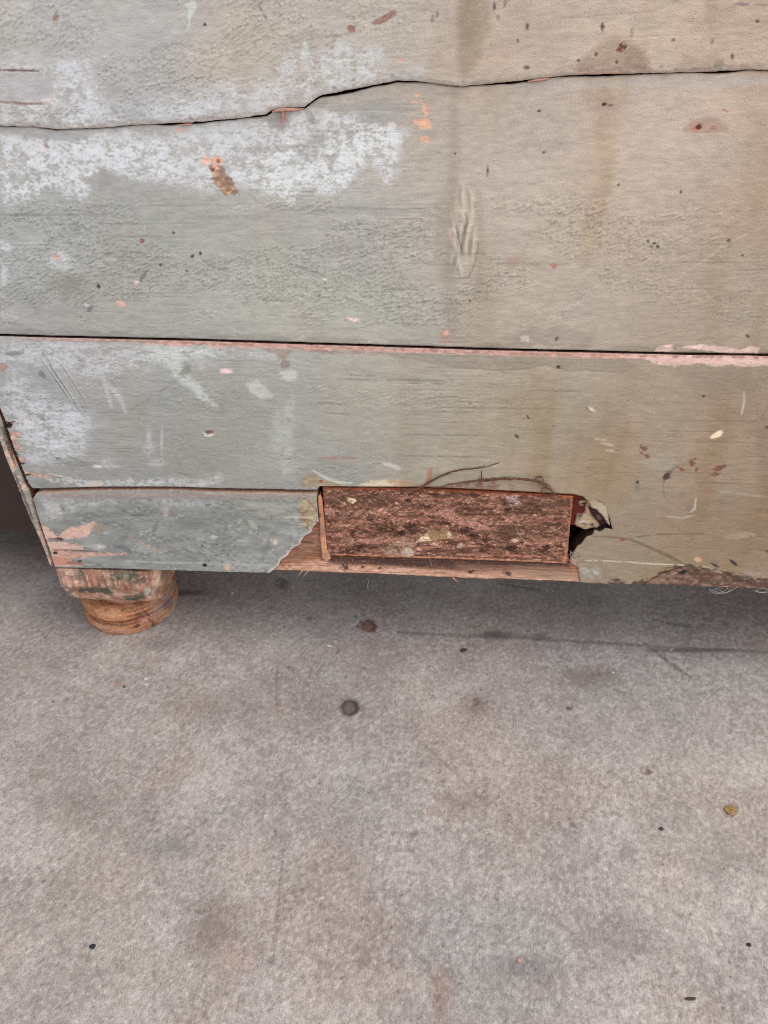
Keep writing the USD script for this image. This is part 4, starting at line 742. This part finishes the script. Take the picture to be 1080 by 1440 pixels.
def foot(cx, cy, bx, by, seed, traced):
    ft = numbered(CHEST + '/foot'); UsdGeom.Xform.Define(stage, ft)
    if not traced: stage.GetPrimAtPath(ft)
    K = 300 if traced else 60
    t = np.linspace(0, 2 * np.pi, K, endpoint=False)
    def sup(hx, hy, n):
        c, s = np.cos(t), np.sin(t)
        r = (np.abs(c) ** n + np.abs(s) ** n) ** (-1 / n)
        return r * c * hx, r * s * hy
    # the square block: straight band, a step, then a cyma that turns into the round neck
    prof = [(0.1350, 0.0762, 40), (0.134, 0.0770, 40), (0.102, 0.0770, 36), (0.0995, 0.0762, 30), (0.0985, 0.0738, 26), (0.088, 0.0732, 22), (0.0805, 0.0722, 16), (0.0755, 0.0695, 10), (0.0715, 0.0655, 6.5), (0.0675, 0.0600, 4.5), (0.063, 0.0555, 3.2), (0.059, 0.0528, 2.5), (0.053, 0.051, 2)]
    zz = np.array([p[0] for p in prof]); u = np.linspace(0, len(prof) - 1, 110 if traced else 30)
    ip = lambda c: np.interp(u, np.arange(len(prof)), [p[c] for p in prof])
    R = []
    for z_, h_, n_ in zip(ip(0), ip(1), ip(2)):
        x_, y_ = sup(h_, h_, n_)
        R.append(np.stack([cx + x_, cy + y_, np.full(K, z_)], 1))
    v, f = loft(R[::-1])
    nrm = v - np.array([cx, cy, 0.1]); nrm[:, 2] *= 0.3; nrm /= np.linalg.norm(nrm, axis=1, keepdims=True)
    g = fbm(v * np.array([330, 330, 26]) + seed, 4, 81) - 0.5
    band = sm(0.098, 0.101, v[:, 2])
    v = v + nrm * (0.0030 * g * band + 0.003 * (fbm(v * 60 + seed, 4, 82) - 0.5) + 0.0012 * (fbm(v * 260 + seed, 3, 83) - 0.5))[:, None]
    # knocked-off corners
    c = sm(0.066, 0.074, np.abs(v[:, 0] - cx)) * sm(0.06, 0.074, np.abs(v[:, 1] - cy))
    v[:, :2] -= (v[:, :2] - [cx, cy]) * (0.10 * c * (0.3 + fbm(v * 45 + seed, 3, 84)))[:, None]
    U, V = back(v)
    C = np.tile(lin((172, 138, 120)), (len(v), 1)) * (1 - 0.5 * sm(0.5, 0.64, fbm(v * 75 + seed, 4, 96)))[:, None] * (1 + 3.2 * g * band)[:, None]
    M = Marks(U, V, v + seed, C)
    mx = lambda k, c_: M.C * (1 - k[:, None]) + lin(c_) * k[:, None]
    if traced:
        M.C = mx(0.6 * sm(0.5, 0.6, fbm(v * np.array([90, 90, 40]) + 4, 4, 85)), (150, 100, 78))
        M.poly([(146, 800), (195, 803), (208, 808), (204, 822), (150, 820), (148, 810)], (66, 80, 60), 3, 9, 0.97, speck=0.24); M.poly([(100, 798), (120, 798), (124, 818), (112, 822)], (132, 120, 108), 5, 8, 0.6, speck=0.3)
        M.poly([(110, 824), (150, 825), (162, 833), (152, 836), (120, 832), (112, 836)], (64, 74, 54), 1, 4, 0.97); M.poly([(172, 840), (190, 836), (202, 832), (204, 842), (190, 845), (176, 844)], (60, 70, 52), 1, 4, 0.97)
        M.poly([(84, 826), (100, 832), (104, 840), (92, 838)], (84, 92, 72), 1, 4, 0.9); M.poly([(120, 838), (130, 845), (160, 846), (158, 852), (132, 850)], (150, 136, 112), 2, 6, 0.7); M.spot(207, 833, 5, 5, (168, 174, 158), 0, .4, .6, .9)
        M.poly([(78, 798), (92, 798), (94, 826), (84, 822)], (150, 112, 92), 3, 6, 0.6); M.poly([(212, 800), (236, 800), (228, 826), (214, 824)], (222, 176, 140), 2, 6, .7, speck=.3); M.poly([(228, 800), (238, 800), (226, 828), (222, 826)], (120, 84, 56), 2, 3, .7); M.spot(177, 828, 2.6, 2, (120, 66, 50))
        M.line([(85, 826), (130, 826), (200, 829), (222, 826)], 1.4, (120, 84, 66), 0.7, breaks=0.0)
        M.line([(112, 798), (113, 815)], 1, (90, 64, 52), .7)
    part('block', v, f, 'foot_wood', ft, True, M.C, np.tile([0, 0.7, 0], (len(v), 1)))
    # the turned bun below
    bp = [(0.066, 0.0485), (0.0620, 0.0525), (0.0590, 0.0570), (0.0570, 0.0640), (0.053, 0.0685), (0.0475, 0.0710), (0.041, 0.0718), (0.034, 0.0708), (0.0295, 0.0668), (0.0275, 0.0615), (0.0255, 0.0668), (0.0215, 0.0712), (0.0155, 0.0724), (0.0095, 0.0712), (0.0065, 0.0690), (0.005, 0.0682), (0.0, 0.0676)]
    u = np.linspace(0, len(bp) - 1, 120 if traced else 36)
    zz, rr = np.interp(u, np.arange(len(bp)), [p[0] for p in bp]), 0.985 * np.interp(u, np.arange(len(bp)), [p[1] for p in bp])
    v, f = loft([np.stack([bx + r_ * np.cos(t), by + r_ * np.sin(t), np.full(K, z_)], 1) for z_, r_ in zip(zz[::-1], rr[::-1])])
    nr = v - np.array([bx, by, 0]); nr[:, 2] = 0; L = np.linalg.norm(nr, axis=1, keepdims=True); nr = nr / np.maximum(L, 1e-6)
    keep0 = v[:, 2].copy()
    v = v + nr * (0.0036 * (fbm(v * np.array([50, 50, 70]) + seed, 4, 86) - 0.5) + 0.0012 * (fbm(v * 240 + seed, 3, 87) - 0.5))[:, None]
    v[:, 2] = v[:, 2] * 0.86 + 0.003 * (fbm(v * 40 + seed, 3, 88) - 0.5) * sm(0.0, 0.012, keep0)
    U, V = back(v)
    g = fbm(v * np.array([40, 40, 420]) + seed, 4, 89) - 0.5
    C = np.tile(lin((160, 112, 80)), (len(v), 1)) * (1 - 0.5 * sm(0.5, 0.64, fbm(v * 75 + seed, 4, 97)))[:, None] * (1 + 1.9 * g)[:, None]
    M = Marks(U, V, v + seed, C)
    k = sm(0.45, 0.62, fbm(v * np.array([70, 70, 90]), 4, 90)); M.C = mx(0.55 * k, (150, 92, 60))
    M.C = mx(0.8 * sm(0.0245, 0.0232, v[:, 2]) * sm(0.0219, 0.0232, v[:, 2]), (84, 52, 40))
    if traced:
        M.poly([(205, 850), (236, 812), (250, 815), (250, 850), (226, 878), (205, 890), (212, 866)], (160, 152, 146), 4, 10, 0.9, col2=(124, 116, 108), speck=0.12); M.poly([(196, 870), (230, 848), (226, 860), (200, 880)], (206, 150, 126), 3, 6, .6)
        M.poly([(232, 842), (242, 836), (240, 850), (230, 856)], (122, 92, 100), 3, 4, .7); M.line([(182, 876), (204, 867)], 2.4, (190, 84, 62), .85, rag=1.2)
        M.line([(200, 856), (208, 864), (211, 868)], 1.1, (50, 36, 32), .9); M.line([(206, 868), (216, 876), (214, 880)], 1.2, (50, 36, 32), .9); M.spot(192, 881, 4, 2.4, (70, 48, 40), -20, .4, .8, .9)
        M.poly([(214, 884), (240, 862), (246, 850), (244, 866), (220, 888)], (170, 168, 164), 2, 4, .8); M.poly([(130, 855), (170, 858), (178, 872), (140, 872)], (214, 150, 92), 6, 8, .5); M.poly([(130, 876), (180, 886), (200, 886), (180, 893), (140, 888)], (198, 140, 104), 4, 6, .5)
        M.line([(124, 866), (140, 876), (170, 880), (200, 874)], 1.6, (92, 58, 42), .8)
    part('bun', v, f, 'foot_wood', ft, True, M.C, np.tile([0, 0.7, 0], (len(v), 1)))
foot(0.0690, 0.0730, 0.0555, 0.0785, 0.0, True)
for cx_, cy_ in ((1.18, 0.0705), (0.0735, 0.385), (1.18, 0.385)): foot(cx_, cy_, cx_ - 0.008, cy_ + 0.008, cx_ * 7 + cy_, False)

# ------------------------------------------------------------------ floor
gx, gy = np.meshgrid(steps(-4, 5, -0.36, 1.10, 0.0024, 1.4, 0.6), steps(-5, 4, -0.54, 0.26, 0.0024, 1.4, 0.6), indexing='ij')
X, Y = gx.ravel(), gy.ravel(); n, k = gx.shape
i, j = np.meshgrid(np.arange(n - 1), np.arange(k - 1), indexing='ij'); a = (i * k + j).ravel()
ff = np.vstack([np.stack([a, a + k, a + k + 1], 1), np.stack([a, a + k + 1, a + 1], 1)])
P = np.stack([X, Y, np.zeros_like(X)], 1)
U, V = back(P); far = (P - EYE) @ fwd < 0.1; U[far] = -9999; V[far] = -9999
cool, mid = 0.735 * lin((157, 153, 151)), 0.735 * lin((175, 160, 151))
b1, b2, b3 = fbm(P * 5 + 3, 4, 101) - 0.5, fbm(P * 22 + 1, 4, 102) - 0.5, fbm(P * 70, 3, 103) - 0.5
tone = np.clip(0.5 + 1.1 * b1, 0, 1)[:, None]
C = (cool * (1 - tone) + mid * tone) * (1 + 0.26 * b2 + 0.30 * b3 + 0.12 * b1)[:, None]
M = Marks(U, V, P, C)
mx = lambda k, c_: M.C * (1 - k[:, None]) + lin(c_) * k[:, None]
M.C = mx(0.28 * sm(0.5, 0.8, fbm(P * np.array([9, 9, 1]) + 11, 4, 104)), (140, 116, 106)); M.C = mx(0.22 * sm(0.45, 0.8, fbm(P * 12 + 31, 4, 105)), (196, 188, 182))
fl = fbm(P * np.array([330, 250, 1]), 3, 108); hold = fbm(P * 14 + 5, 4, 106)
M.gain = 0.72
pores = np.random.RandomState(77).rand(len(X)); M.C = M.C * np.where(pores < 0.004, 0.62, np.where(pores > 0.997, 1.28, 1.0))[:, None]; M.h -= 0.0006 * (pores < 0.004)
M.C = mx(0.34 * sm(0.52, 0.64, 0.25 * hold + 0.75 * fl), (112, 95, 88)); M.C = mx(0.22 * sm(0.52, 0.64, 0.25 * fbm(P * 11 + 8, 4, 107) + 0.75 * fbm(P * np.array([300, 240, 1]) + 4, 3, 109)), (204, 197, 192))
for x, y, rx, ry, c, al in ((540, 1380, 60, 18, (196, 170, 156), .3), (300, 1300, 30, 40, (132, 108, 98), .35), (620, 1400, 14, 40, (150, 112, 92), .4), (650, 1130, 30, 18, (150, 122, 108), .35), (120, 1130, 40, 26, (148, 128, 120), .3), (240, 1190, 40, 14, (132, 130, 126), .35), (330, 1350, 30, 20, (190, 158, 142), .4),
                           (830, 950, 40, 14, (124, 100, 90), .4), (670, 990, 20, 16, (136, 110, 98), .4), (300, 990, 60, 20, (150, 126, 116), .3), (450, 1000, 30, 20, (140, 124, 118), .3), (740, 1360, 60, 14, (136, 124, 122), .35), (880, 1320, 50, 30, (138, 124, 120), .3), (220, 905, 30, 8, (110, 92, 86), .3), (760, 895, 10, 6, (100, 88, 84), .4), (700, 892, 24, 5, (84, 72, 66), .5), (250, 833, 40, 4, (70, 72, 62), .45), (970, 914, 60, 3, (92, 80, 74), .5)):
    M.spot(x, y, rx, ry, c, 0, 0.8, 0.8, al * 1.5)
# worn rust spots and a ring
M.spot(517, 880, 13, 9, (112, 66, 48), 10, 0.2, 0.2, 0.95, col2=(146, 112, 98), vary=.4); M.spot(526, 880, 4, 7, (112, 60, 42), 0, .4, .5, .7); M.spot(503, 880, 2, 2, (92, 64, 54)); M.spot(501, 867, 1.8, 1.4, (62, 54, 54))
M.spot(492, 995, 13.5, 12, (62, 48, 48), 0, 0.3, 0.05, 1.0); M.spot(491, 995, 9, 8, (122, 104, 98), 0, 0.3, 0.1, 0.9); M.spot(500, 993, 2, 3.4, (66, 52, 52), 0, .4, .3, .8); M.spot(485, 989, 2.6, 1.8, (84, 66, 64), 0, .4, .3, .7)
M.spot(1028, 1138, 10, 9, (146, 112, 58), 0, 0.5, 0.6, 0.7); M.spot(800, 995, 4, 2.4, (90, 62, 54)); M.spot(912, 1085, 4, 4, (116, 78, 66), 0, .5, .8, .8); M.spot(610, 1142, 9, 7, (158, 116, 98), 0, .6, 1, .5)
for x, y, r in ((517, 1265, 5), (805, 1160, 4), (582, 1172, 5), (671, 987, 5), (380, 1352, 6), (609, 979, 2.6), (397, 820, 8), (435, 870, 4)): M.spot(x, y, r, r * .8, (104, 98, 98), 0, .6, .6, .65)
# scratches, saw line and a hairline joint
for p, w, c, al in (([(548, 1005), (600, 1050), (660, 1105), (720, 1150)], 1.0, (112, 94, 88), .55), ([(390, 925), (388, 1000)], 1.2, (118, 92, 82), .5), ([(399, 1190), (392, 1270), (384, 1352)], 1.4, (108, 84, 76), .55), ([(218, 1340), (216, 1440)], 1.3, (120, 96, 88), .5), ([(525, 1338), (552, 1356), (572, 1370)], 1.0, (112, 88, 76), .55),
                    ([(905, 903), (940, 930), (972, 952)], 2.0, (96, 82, 80), .7), ([(918, 870), (950, 878), (985, 884)], 1.2, (96, 88, 86), .6), ([(260, 1278), (300, 1288)], 1.2, (112, 92, 84), .5), ([(595, 1345), (612, 1380), (620, 1420)], 1.6, (140, 104, 86), .5), ([(395, 870), (402, 888)], 1.2, (90, 84, 84), .6), ([(252, 955), (262, 930)], 2.0, (112, 104, 100), .5), ([(770, 1125), (820, 1160)], .9, (116, 98, 92), .4), ([(718, 1330), (716, 1380)], 1.4, (140, 108, 96), .4), ([(700, 820), (760, 830)], 1.5, (58, 56, 56), .5)):
    M.line(p, w, c, min(1.0, al * 1.15), h=-0.0002, breaks=-0.10)
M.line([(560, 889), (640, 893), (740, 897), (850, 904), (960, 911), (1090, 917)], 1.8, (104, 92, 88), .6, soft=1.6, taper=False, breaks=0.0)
rs = np.random.RandomState(11)
for _ in range(150):
    x, y = rs.rand() * 1080, 860 + rs.rand() * 580
    M.spot(x, y, 0.8 + rs.rand() * 1.6, 0.7 + rs.rand(), [(84, 70, 66), (212, 206, 200), (150, 96, 84)][rs.choice(3, p=[.55, .25, .2])], 0, .5, .4, .75)
P[:, 2] = 0.0006 * b2 + 0.0003 * b3 - 0.0006 + M.h
P[:, 2] *= sm(1.6, 1.0, np.hypot(X - 0.4, Y + 0.1))
c0 = lin((255, 255, 255))
mat('concrete', {'cd': ('attribute', {'attribute': 'Cd'}), 'g': ('geometry', {}),
    'mp': ('mapping', {'scale': (1.0, 0.75, 1.0)}),
    'n': ('noise_texture', {'scale': 520.0, 'detail': 4.0, 'roughness': 0.6, 'distortion': 1.4}),
    'r': ('map_range', {'from_min': 0.33, 'from_max': 0.67, 'to_min': 0.62, 'to_max': 1.32, 'clamp': True}),
    'n2': ('noise_texture', {'scale': 130.0, 'detail': 4.0, 'roughness': 0.65, 'distortion': 0.6}),
    'r2': ('map_range', {'from_min': 0.3, 'from_max': 0.7, 'to_min': 0.82, 'to_max': 1.18}),
    'w': ('wave_texture', {'wave_type': 'bands', 'bands_direction': 'x', 'scale': 95.0, 'distortion': 3.0, 'detail': 3.0, 'detail_scale': 2.0}),
    'wr': ('map_range', {'to_min': 0.96, 'to_max': 1.04}),
    'm1': ('math', {'math_type': 'multiply'}), 'm2': ('math', {'math_type': 'multiply'}), 'cm': ('vector_math', {'math_type': 'scale'}),
    'h': ('math', {'math_type': 'multiply_add', 'value2': 0.6}), 'b': ('bump', {'strength': 0.4, 'distance': 0.0008}),
    'p': ('principled_bsdf', {'roughness': 0.7, 'specular_ior_level': 0.25})},
    [('g.position', 'mp.vector'), ('mp.vector', 'n.vector'), ('n.fac', 'r.value'), ('g.position', 'n2.vector'), ('n2.fac', 'r2.value'), ('g.position', 'w.vector'), ('w.fac', 'wr.value'),
     ('r.result', 'm1.value1'), ('r2.result', 'm1.value2'), ('m1.value', 'm2.value1'), ('wr.result', 'm2.value2'), ('cd.color', 'cm.vector1'), ('m2.value', 'cm.scale'), ('cm.vector', 'p.base_color'),
     ('n2.fac', 'h.value1'), ('n.fac', 'h.value3'), ('h.value', 'b.height'), ('b.normal', 'p.normal')], 'p.BSDF')
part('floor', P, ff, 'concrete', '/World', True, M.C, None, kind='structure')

# ------------------------------------------------------------------ added cupboard for the brown dark at the left, raised to shade the floor
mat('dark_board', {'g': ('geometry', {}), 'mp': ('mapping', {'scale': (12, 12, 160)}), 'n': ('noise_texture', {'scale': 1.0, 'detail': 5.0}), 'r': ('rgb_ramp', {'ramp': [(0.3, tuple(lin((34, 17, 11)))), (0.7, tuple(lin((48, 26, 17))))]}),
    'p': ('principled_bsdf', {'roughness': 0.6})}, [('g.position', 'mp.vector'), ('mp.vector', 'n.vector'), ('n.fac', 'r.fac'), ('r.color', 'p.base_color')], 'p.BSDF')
CUP = thing('added_cupboard', 'dark brown cupboard added to shade the floor behind the left end of the chest', 'cupboard')
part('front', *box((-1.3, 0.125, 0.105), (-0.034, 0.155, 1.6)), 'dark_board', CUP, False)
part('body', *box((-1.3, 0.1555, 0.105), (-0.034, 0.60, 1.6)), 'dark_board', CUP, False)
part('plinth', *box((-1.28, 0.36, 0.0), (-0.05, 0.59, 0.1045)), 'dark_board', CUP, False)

# ------------------------------------------------------------------ small things
def tube(pts, rad, sides=6, n=40, jit=0.0, seed=0):
    from scipy.interpolate import CubicSpline
    pts = np.asarray(pts, float); s = np.linspace(0, 1, len(pts)); q = np.linspace(0, 1, n)
    c = CubicSpline(s, pts)(q) if len(pts) > 2 else pts[0] + (pts[1] - pts[0]) * q[:, None]
    r = np.interp(q, np.linspace(0, 1, len(np.atleast_1d(rad))), np.atleast_1d(rad))
    if jit:
        rs = np.random.RandomState(seed); c = c + rs.randn(n, 3) * jit; r = r * (1 + 0.5 * (rs.rand(n) - 0.5))
    tg = np.gradient(c, axis=0); tg /= np.linalg.norm(tg, axis=1, keepdims=True) + 1e-12
    a_ = np.cross(tg, [0.13, 0.97, 0.2]); a_ /= np.linalg.norm(a_, axis=1, keepdims=True) + 1e-12; b_ = np.cross(tg, a_)
    an = np.arange(sides) * 2 * np.pi / sides
    return loft([c[i_] + r[i_] * (np.cos(an)[:, None] * a_[i_] + np.sin(an)[:, None] * b_[i_]) for i_ in range(n)])

def join(ms):
    o, V_, F_ = 0, [], []
    for v_, f_ in ms: V_.append(v_); F_.append(f_ + o); o += len(v_)
    return np.vstack(V_), np.vstack(F_)

def on_front(pts, y):
    q = onto(pts, 'wall', 0.0); return np.stack([q[:, 0], np.broadcast_to(y, len(q)), q[:, 1]], 1)

ms = [tube(on_front([(566, 686), (588, 684), (600, 678), (625, 665), (650, 658), (675, 655), (703, 646)], [-.005, -.0055, -.0045, -.004, -.0042, -.005, -.006]), [.0014, .0016, .0015, .0013, .0010, .0008, .0004], n=70, jit=.00025, seed=1),
      tube(on_front([(640, 660), (660, 657), (684, 652)], [-.0036, -.0036, -.0036]), [.0005, .0004, .0002], jit=.0001), tube(on_front([(584, 684), (596, 681), (612, 672)], -.0042), [.0008, .0006, .0003], jit=.0001)]
part('dried_root', *join(ms), 'root_bark', label='dark dried root curving up across the paint from the top of the patch', cat='root', group=None)
ms = [tube(on_front([(600, 684), (625, 681), (650, 676), (680, 674), (710, 671), (745, 673), (765, 680), (780, 692), (790, 695)], -.0042), [.0005, .0007, .0009, .0011, .0013, .0012, .0011, .0009, .0006], n=90, jit=.0004, seed=2),
      tube(on_front([(655, 675), (690, 671), (720, 670), (755, 674), (775, 686)], -.0038), [.0005, .0008, .0008, .0008, .0005], n=60, jit=.0005, seed=3),
      tube(on_front([(677, 673), (677, 666), (677, 660)], -.0042), [.0008, .0009, .0007], n=14, jit=.0001), tube(on_front([(752, 671), (760, 668), (764, 674)], -.004), [.0006, .0010, .0004], n=14, jit=.0003, seed=5), tube(on_front([(765, 683), (762, 690), (770, 693), (780, 690)], -.004), .0005, n=24, jit=.0002)]
part('dried_root', *join(ms), 'root_bark', label='matted brown dried root lying along the top edge of the patch', cat='root')
W_ = 0.00012
webs = [('pale curled fibre hanging under the ragged lower edge at the right', [[(1000, 825), (1008, 830), (1018, 828), (1022, 822), (1012, 823), (1005, 827)], [(996, 824), (1012, 832), (1030, 826), (1036, 822)], [(1010, 826), (1020, 831), (1026, 824)]]),
        ('tuft of pale fibre at the lower edge beside the right border of the picture', [[(1062, 826), (1068, 830), (1076, 829), (1082, 825)], [(1058, 827), (1066, 830), (1080, 831)], [(1064, 827), (1072, 824), (1080, 828)]]),
        ('short kinked white thread hanging below the bare rail', [[(516, 811), (519, 816), (517, 821), (520, 826)]]),
        ('thin white hair across the middle of the rusty patch', [[(726, 737), (732, 749), (741, 757), (746, 759)]]),
        ('fine pale hair at the lower edge of the rusty patch', [[(603, 770), (605, 780), (608, 789)]]),
        ('pale web threads in the bottom of the dark hole', [[(797, 770), (804, 776), (801, 784)], [(799, 778), (806, 774), (812, 778)], [(803, 772), (802, 780), (808, 785)]])]
for k_, (lab, cs) in enumerate(webs):
    part('fibre', *join([tube(on_front(c_, -.0095 if 2 < k_ < 5 else -.004), W_ * (1.5 if k_ in (0, 1, 3) else 1.0), n=26, sides=5) for c_ in cs]), 'web_silk', label=lab, cat='fibre')

rs = np.random.RandomState(23)
for k_, (px, py) in enumerate([(424, 804), (431, 805), (640, 814), (846, 821), (903, 822.5), (944, 823.5), (979, 825), (1015, 826.5), (1046, 827.5), (884, 821.5), (962, 824.5)]):
    L_ = 3 + 5 * rs.rand(); a_ = (-0.15 if rs.rand() < .5 else np.pi + 0.2) + 0.5 * rs.rand()
    tp = (px + L_ * np.cos(a_), py + 1 + abs(L_ * np.sin(a_)) * .7)
    part('splinter', *tube(on_front([(px - 3 * np.cos(a_), py - 2.5), (px, py - .5), tp], [-.001, -.002, -.0045 - .003 * rs.rand()]), [.0007, .0005, .0001], n=8, sides=5), 'raw_splinter' if k_ < 3 else 'root_bark', CHEST)

for c_, w_r in (([(383, 157.5), (396, 154.5), (412, 154), (427, 152.5)], [.0006, .0017, .0014, .0004]), ([(397, 154), (398.5, 162), (395.5, 171)], [.0012, .0010, .0004]), ([(742, 114.5), (756, 112.5), (772, 110.5)], [.0004, .0011, .0004]), ([(250, 176), (262, 175), (270, 174)], [.0004, .0010, .0003])):
    part('splinter', *tube(on_front(c_, [-.0012] * len(c_)), w_r, n=16, sides=6), 'pink_splinter', CHEST)

def crumb(name, px, py, r, look, lab, cat, flat=0.5, seed=0, stretch=1.0, rot=0.0):
    b = trimesh.creation.icosphere(2, 1.0); v_ = np.array(b.vertices)
    v_ = v_ * (1 + 0.9 * (fbm(v_ * 1.6 + seed * 7.3, 3, seed) - 0.5))[:, None]
    v_ = v_ * [r * stretch, r, r * flat]; c_, s_ = math.cos(rot), math.sin(rot)
    v_ = np.stack([c_ * v_[:, 0] - s_ * v_[:, 1], s_ * v_[:, 0] + c_ * v_[:, 1], v_[:, 2]], 1)
    q = onto((px, py), 'floor')[0]; v_[:, 2] -= v_[:, 2].min() + 0.0002
    part(name, v_ + [q[0], q[1], 0], b.faces, look, label=lab, cat=cat)
crumb('seed_husk', 652, 915, .0028, 'dark_crumb', 'dark brown husk on the floor below the right half of the patch', 'husk', .6, 1, 1.8, .4)
crumb('dirt_crumb', 131, 1332, .0024, 'black_crumb', 'blue black crumb on the floor near the lower left corner of the picture', 'crumb', .7, 2, 1.2)
crumb('twig_bit', 971, 1405, .0014, 'dark_crumb', 'tiny dark twig on the floor near the lower right corner of the picture', 'twig', .8, 3, 4.0, .1)
crumb('dirt_crumb', 1053, 1329, .0018, 'black_crumb', 'small black crumb on the floor at the right border of the picture', 'crumb', .6, 4, 1.1)
crumb('dirt_crumb', 930, 1166, .0020, 'dark_crumb', 'small dark red crumb on the floor left of and below the amber blob', 'crumb', .5, 5, 1.2)
crumb('resin_blob', 1028, 1140, .0062, 'amber_resin', 'flattened amber blob stuck on the floor at the right', 'blob', .12, 6, 1.0)
crumb('paint_flake', 163, 963, .0022, 'pink_flake', 'pinkish flake on the floor below the foot', 'flake', .4, 7, 1.3)
crumb('dirt_crumb', 175, 966, .0018, 'dark_crumb', 'tiny dark crumb on the floor beside the pinkish flake below the foot', 'crumb', .5, 8)
crumb('paint_flake', 206, 955, .0020, 'pale_flake', 'white flake on the floor right of the pinkish flake', 'flake', .4, 9, 1.4)
crumb('paint_flake', 327, 834, .0018, 'pale_flake', 'tiny white flake in the shade under the chest right of the foot', 'flake', .5, 10)
crumb('paint_flake', 463, 909, .0017, 'pale_flake', 'tiny white flake on the floor left of the rusty spot', 'flake', .5, 11, 1.6)
crumb('paint_flake', 862, 946, .0016, 'pale_flake', 'tiny white flake on the floor in front of the right part of the chest', 'flake', .5, 12)
crumb('paint_flake', 730, 1351, .0020, 'pink_flake', 'pink flake on the bare floor in the lower right quarter of the picture', 'flake', .4, 13)
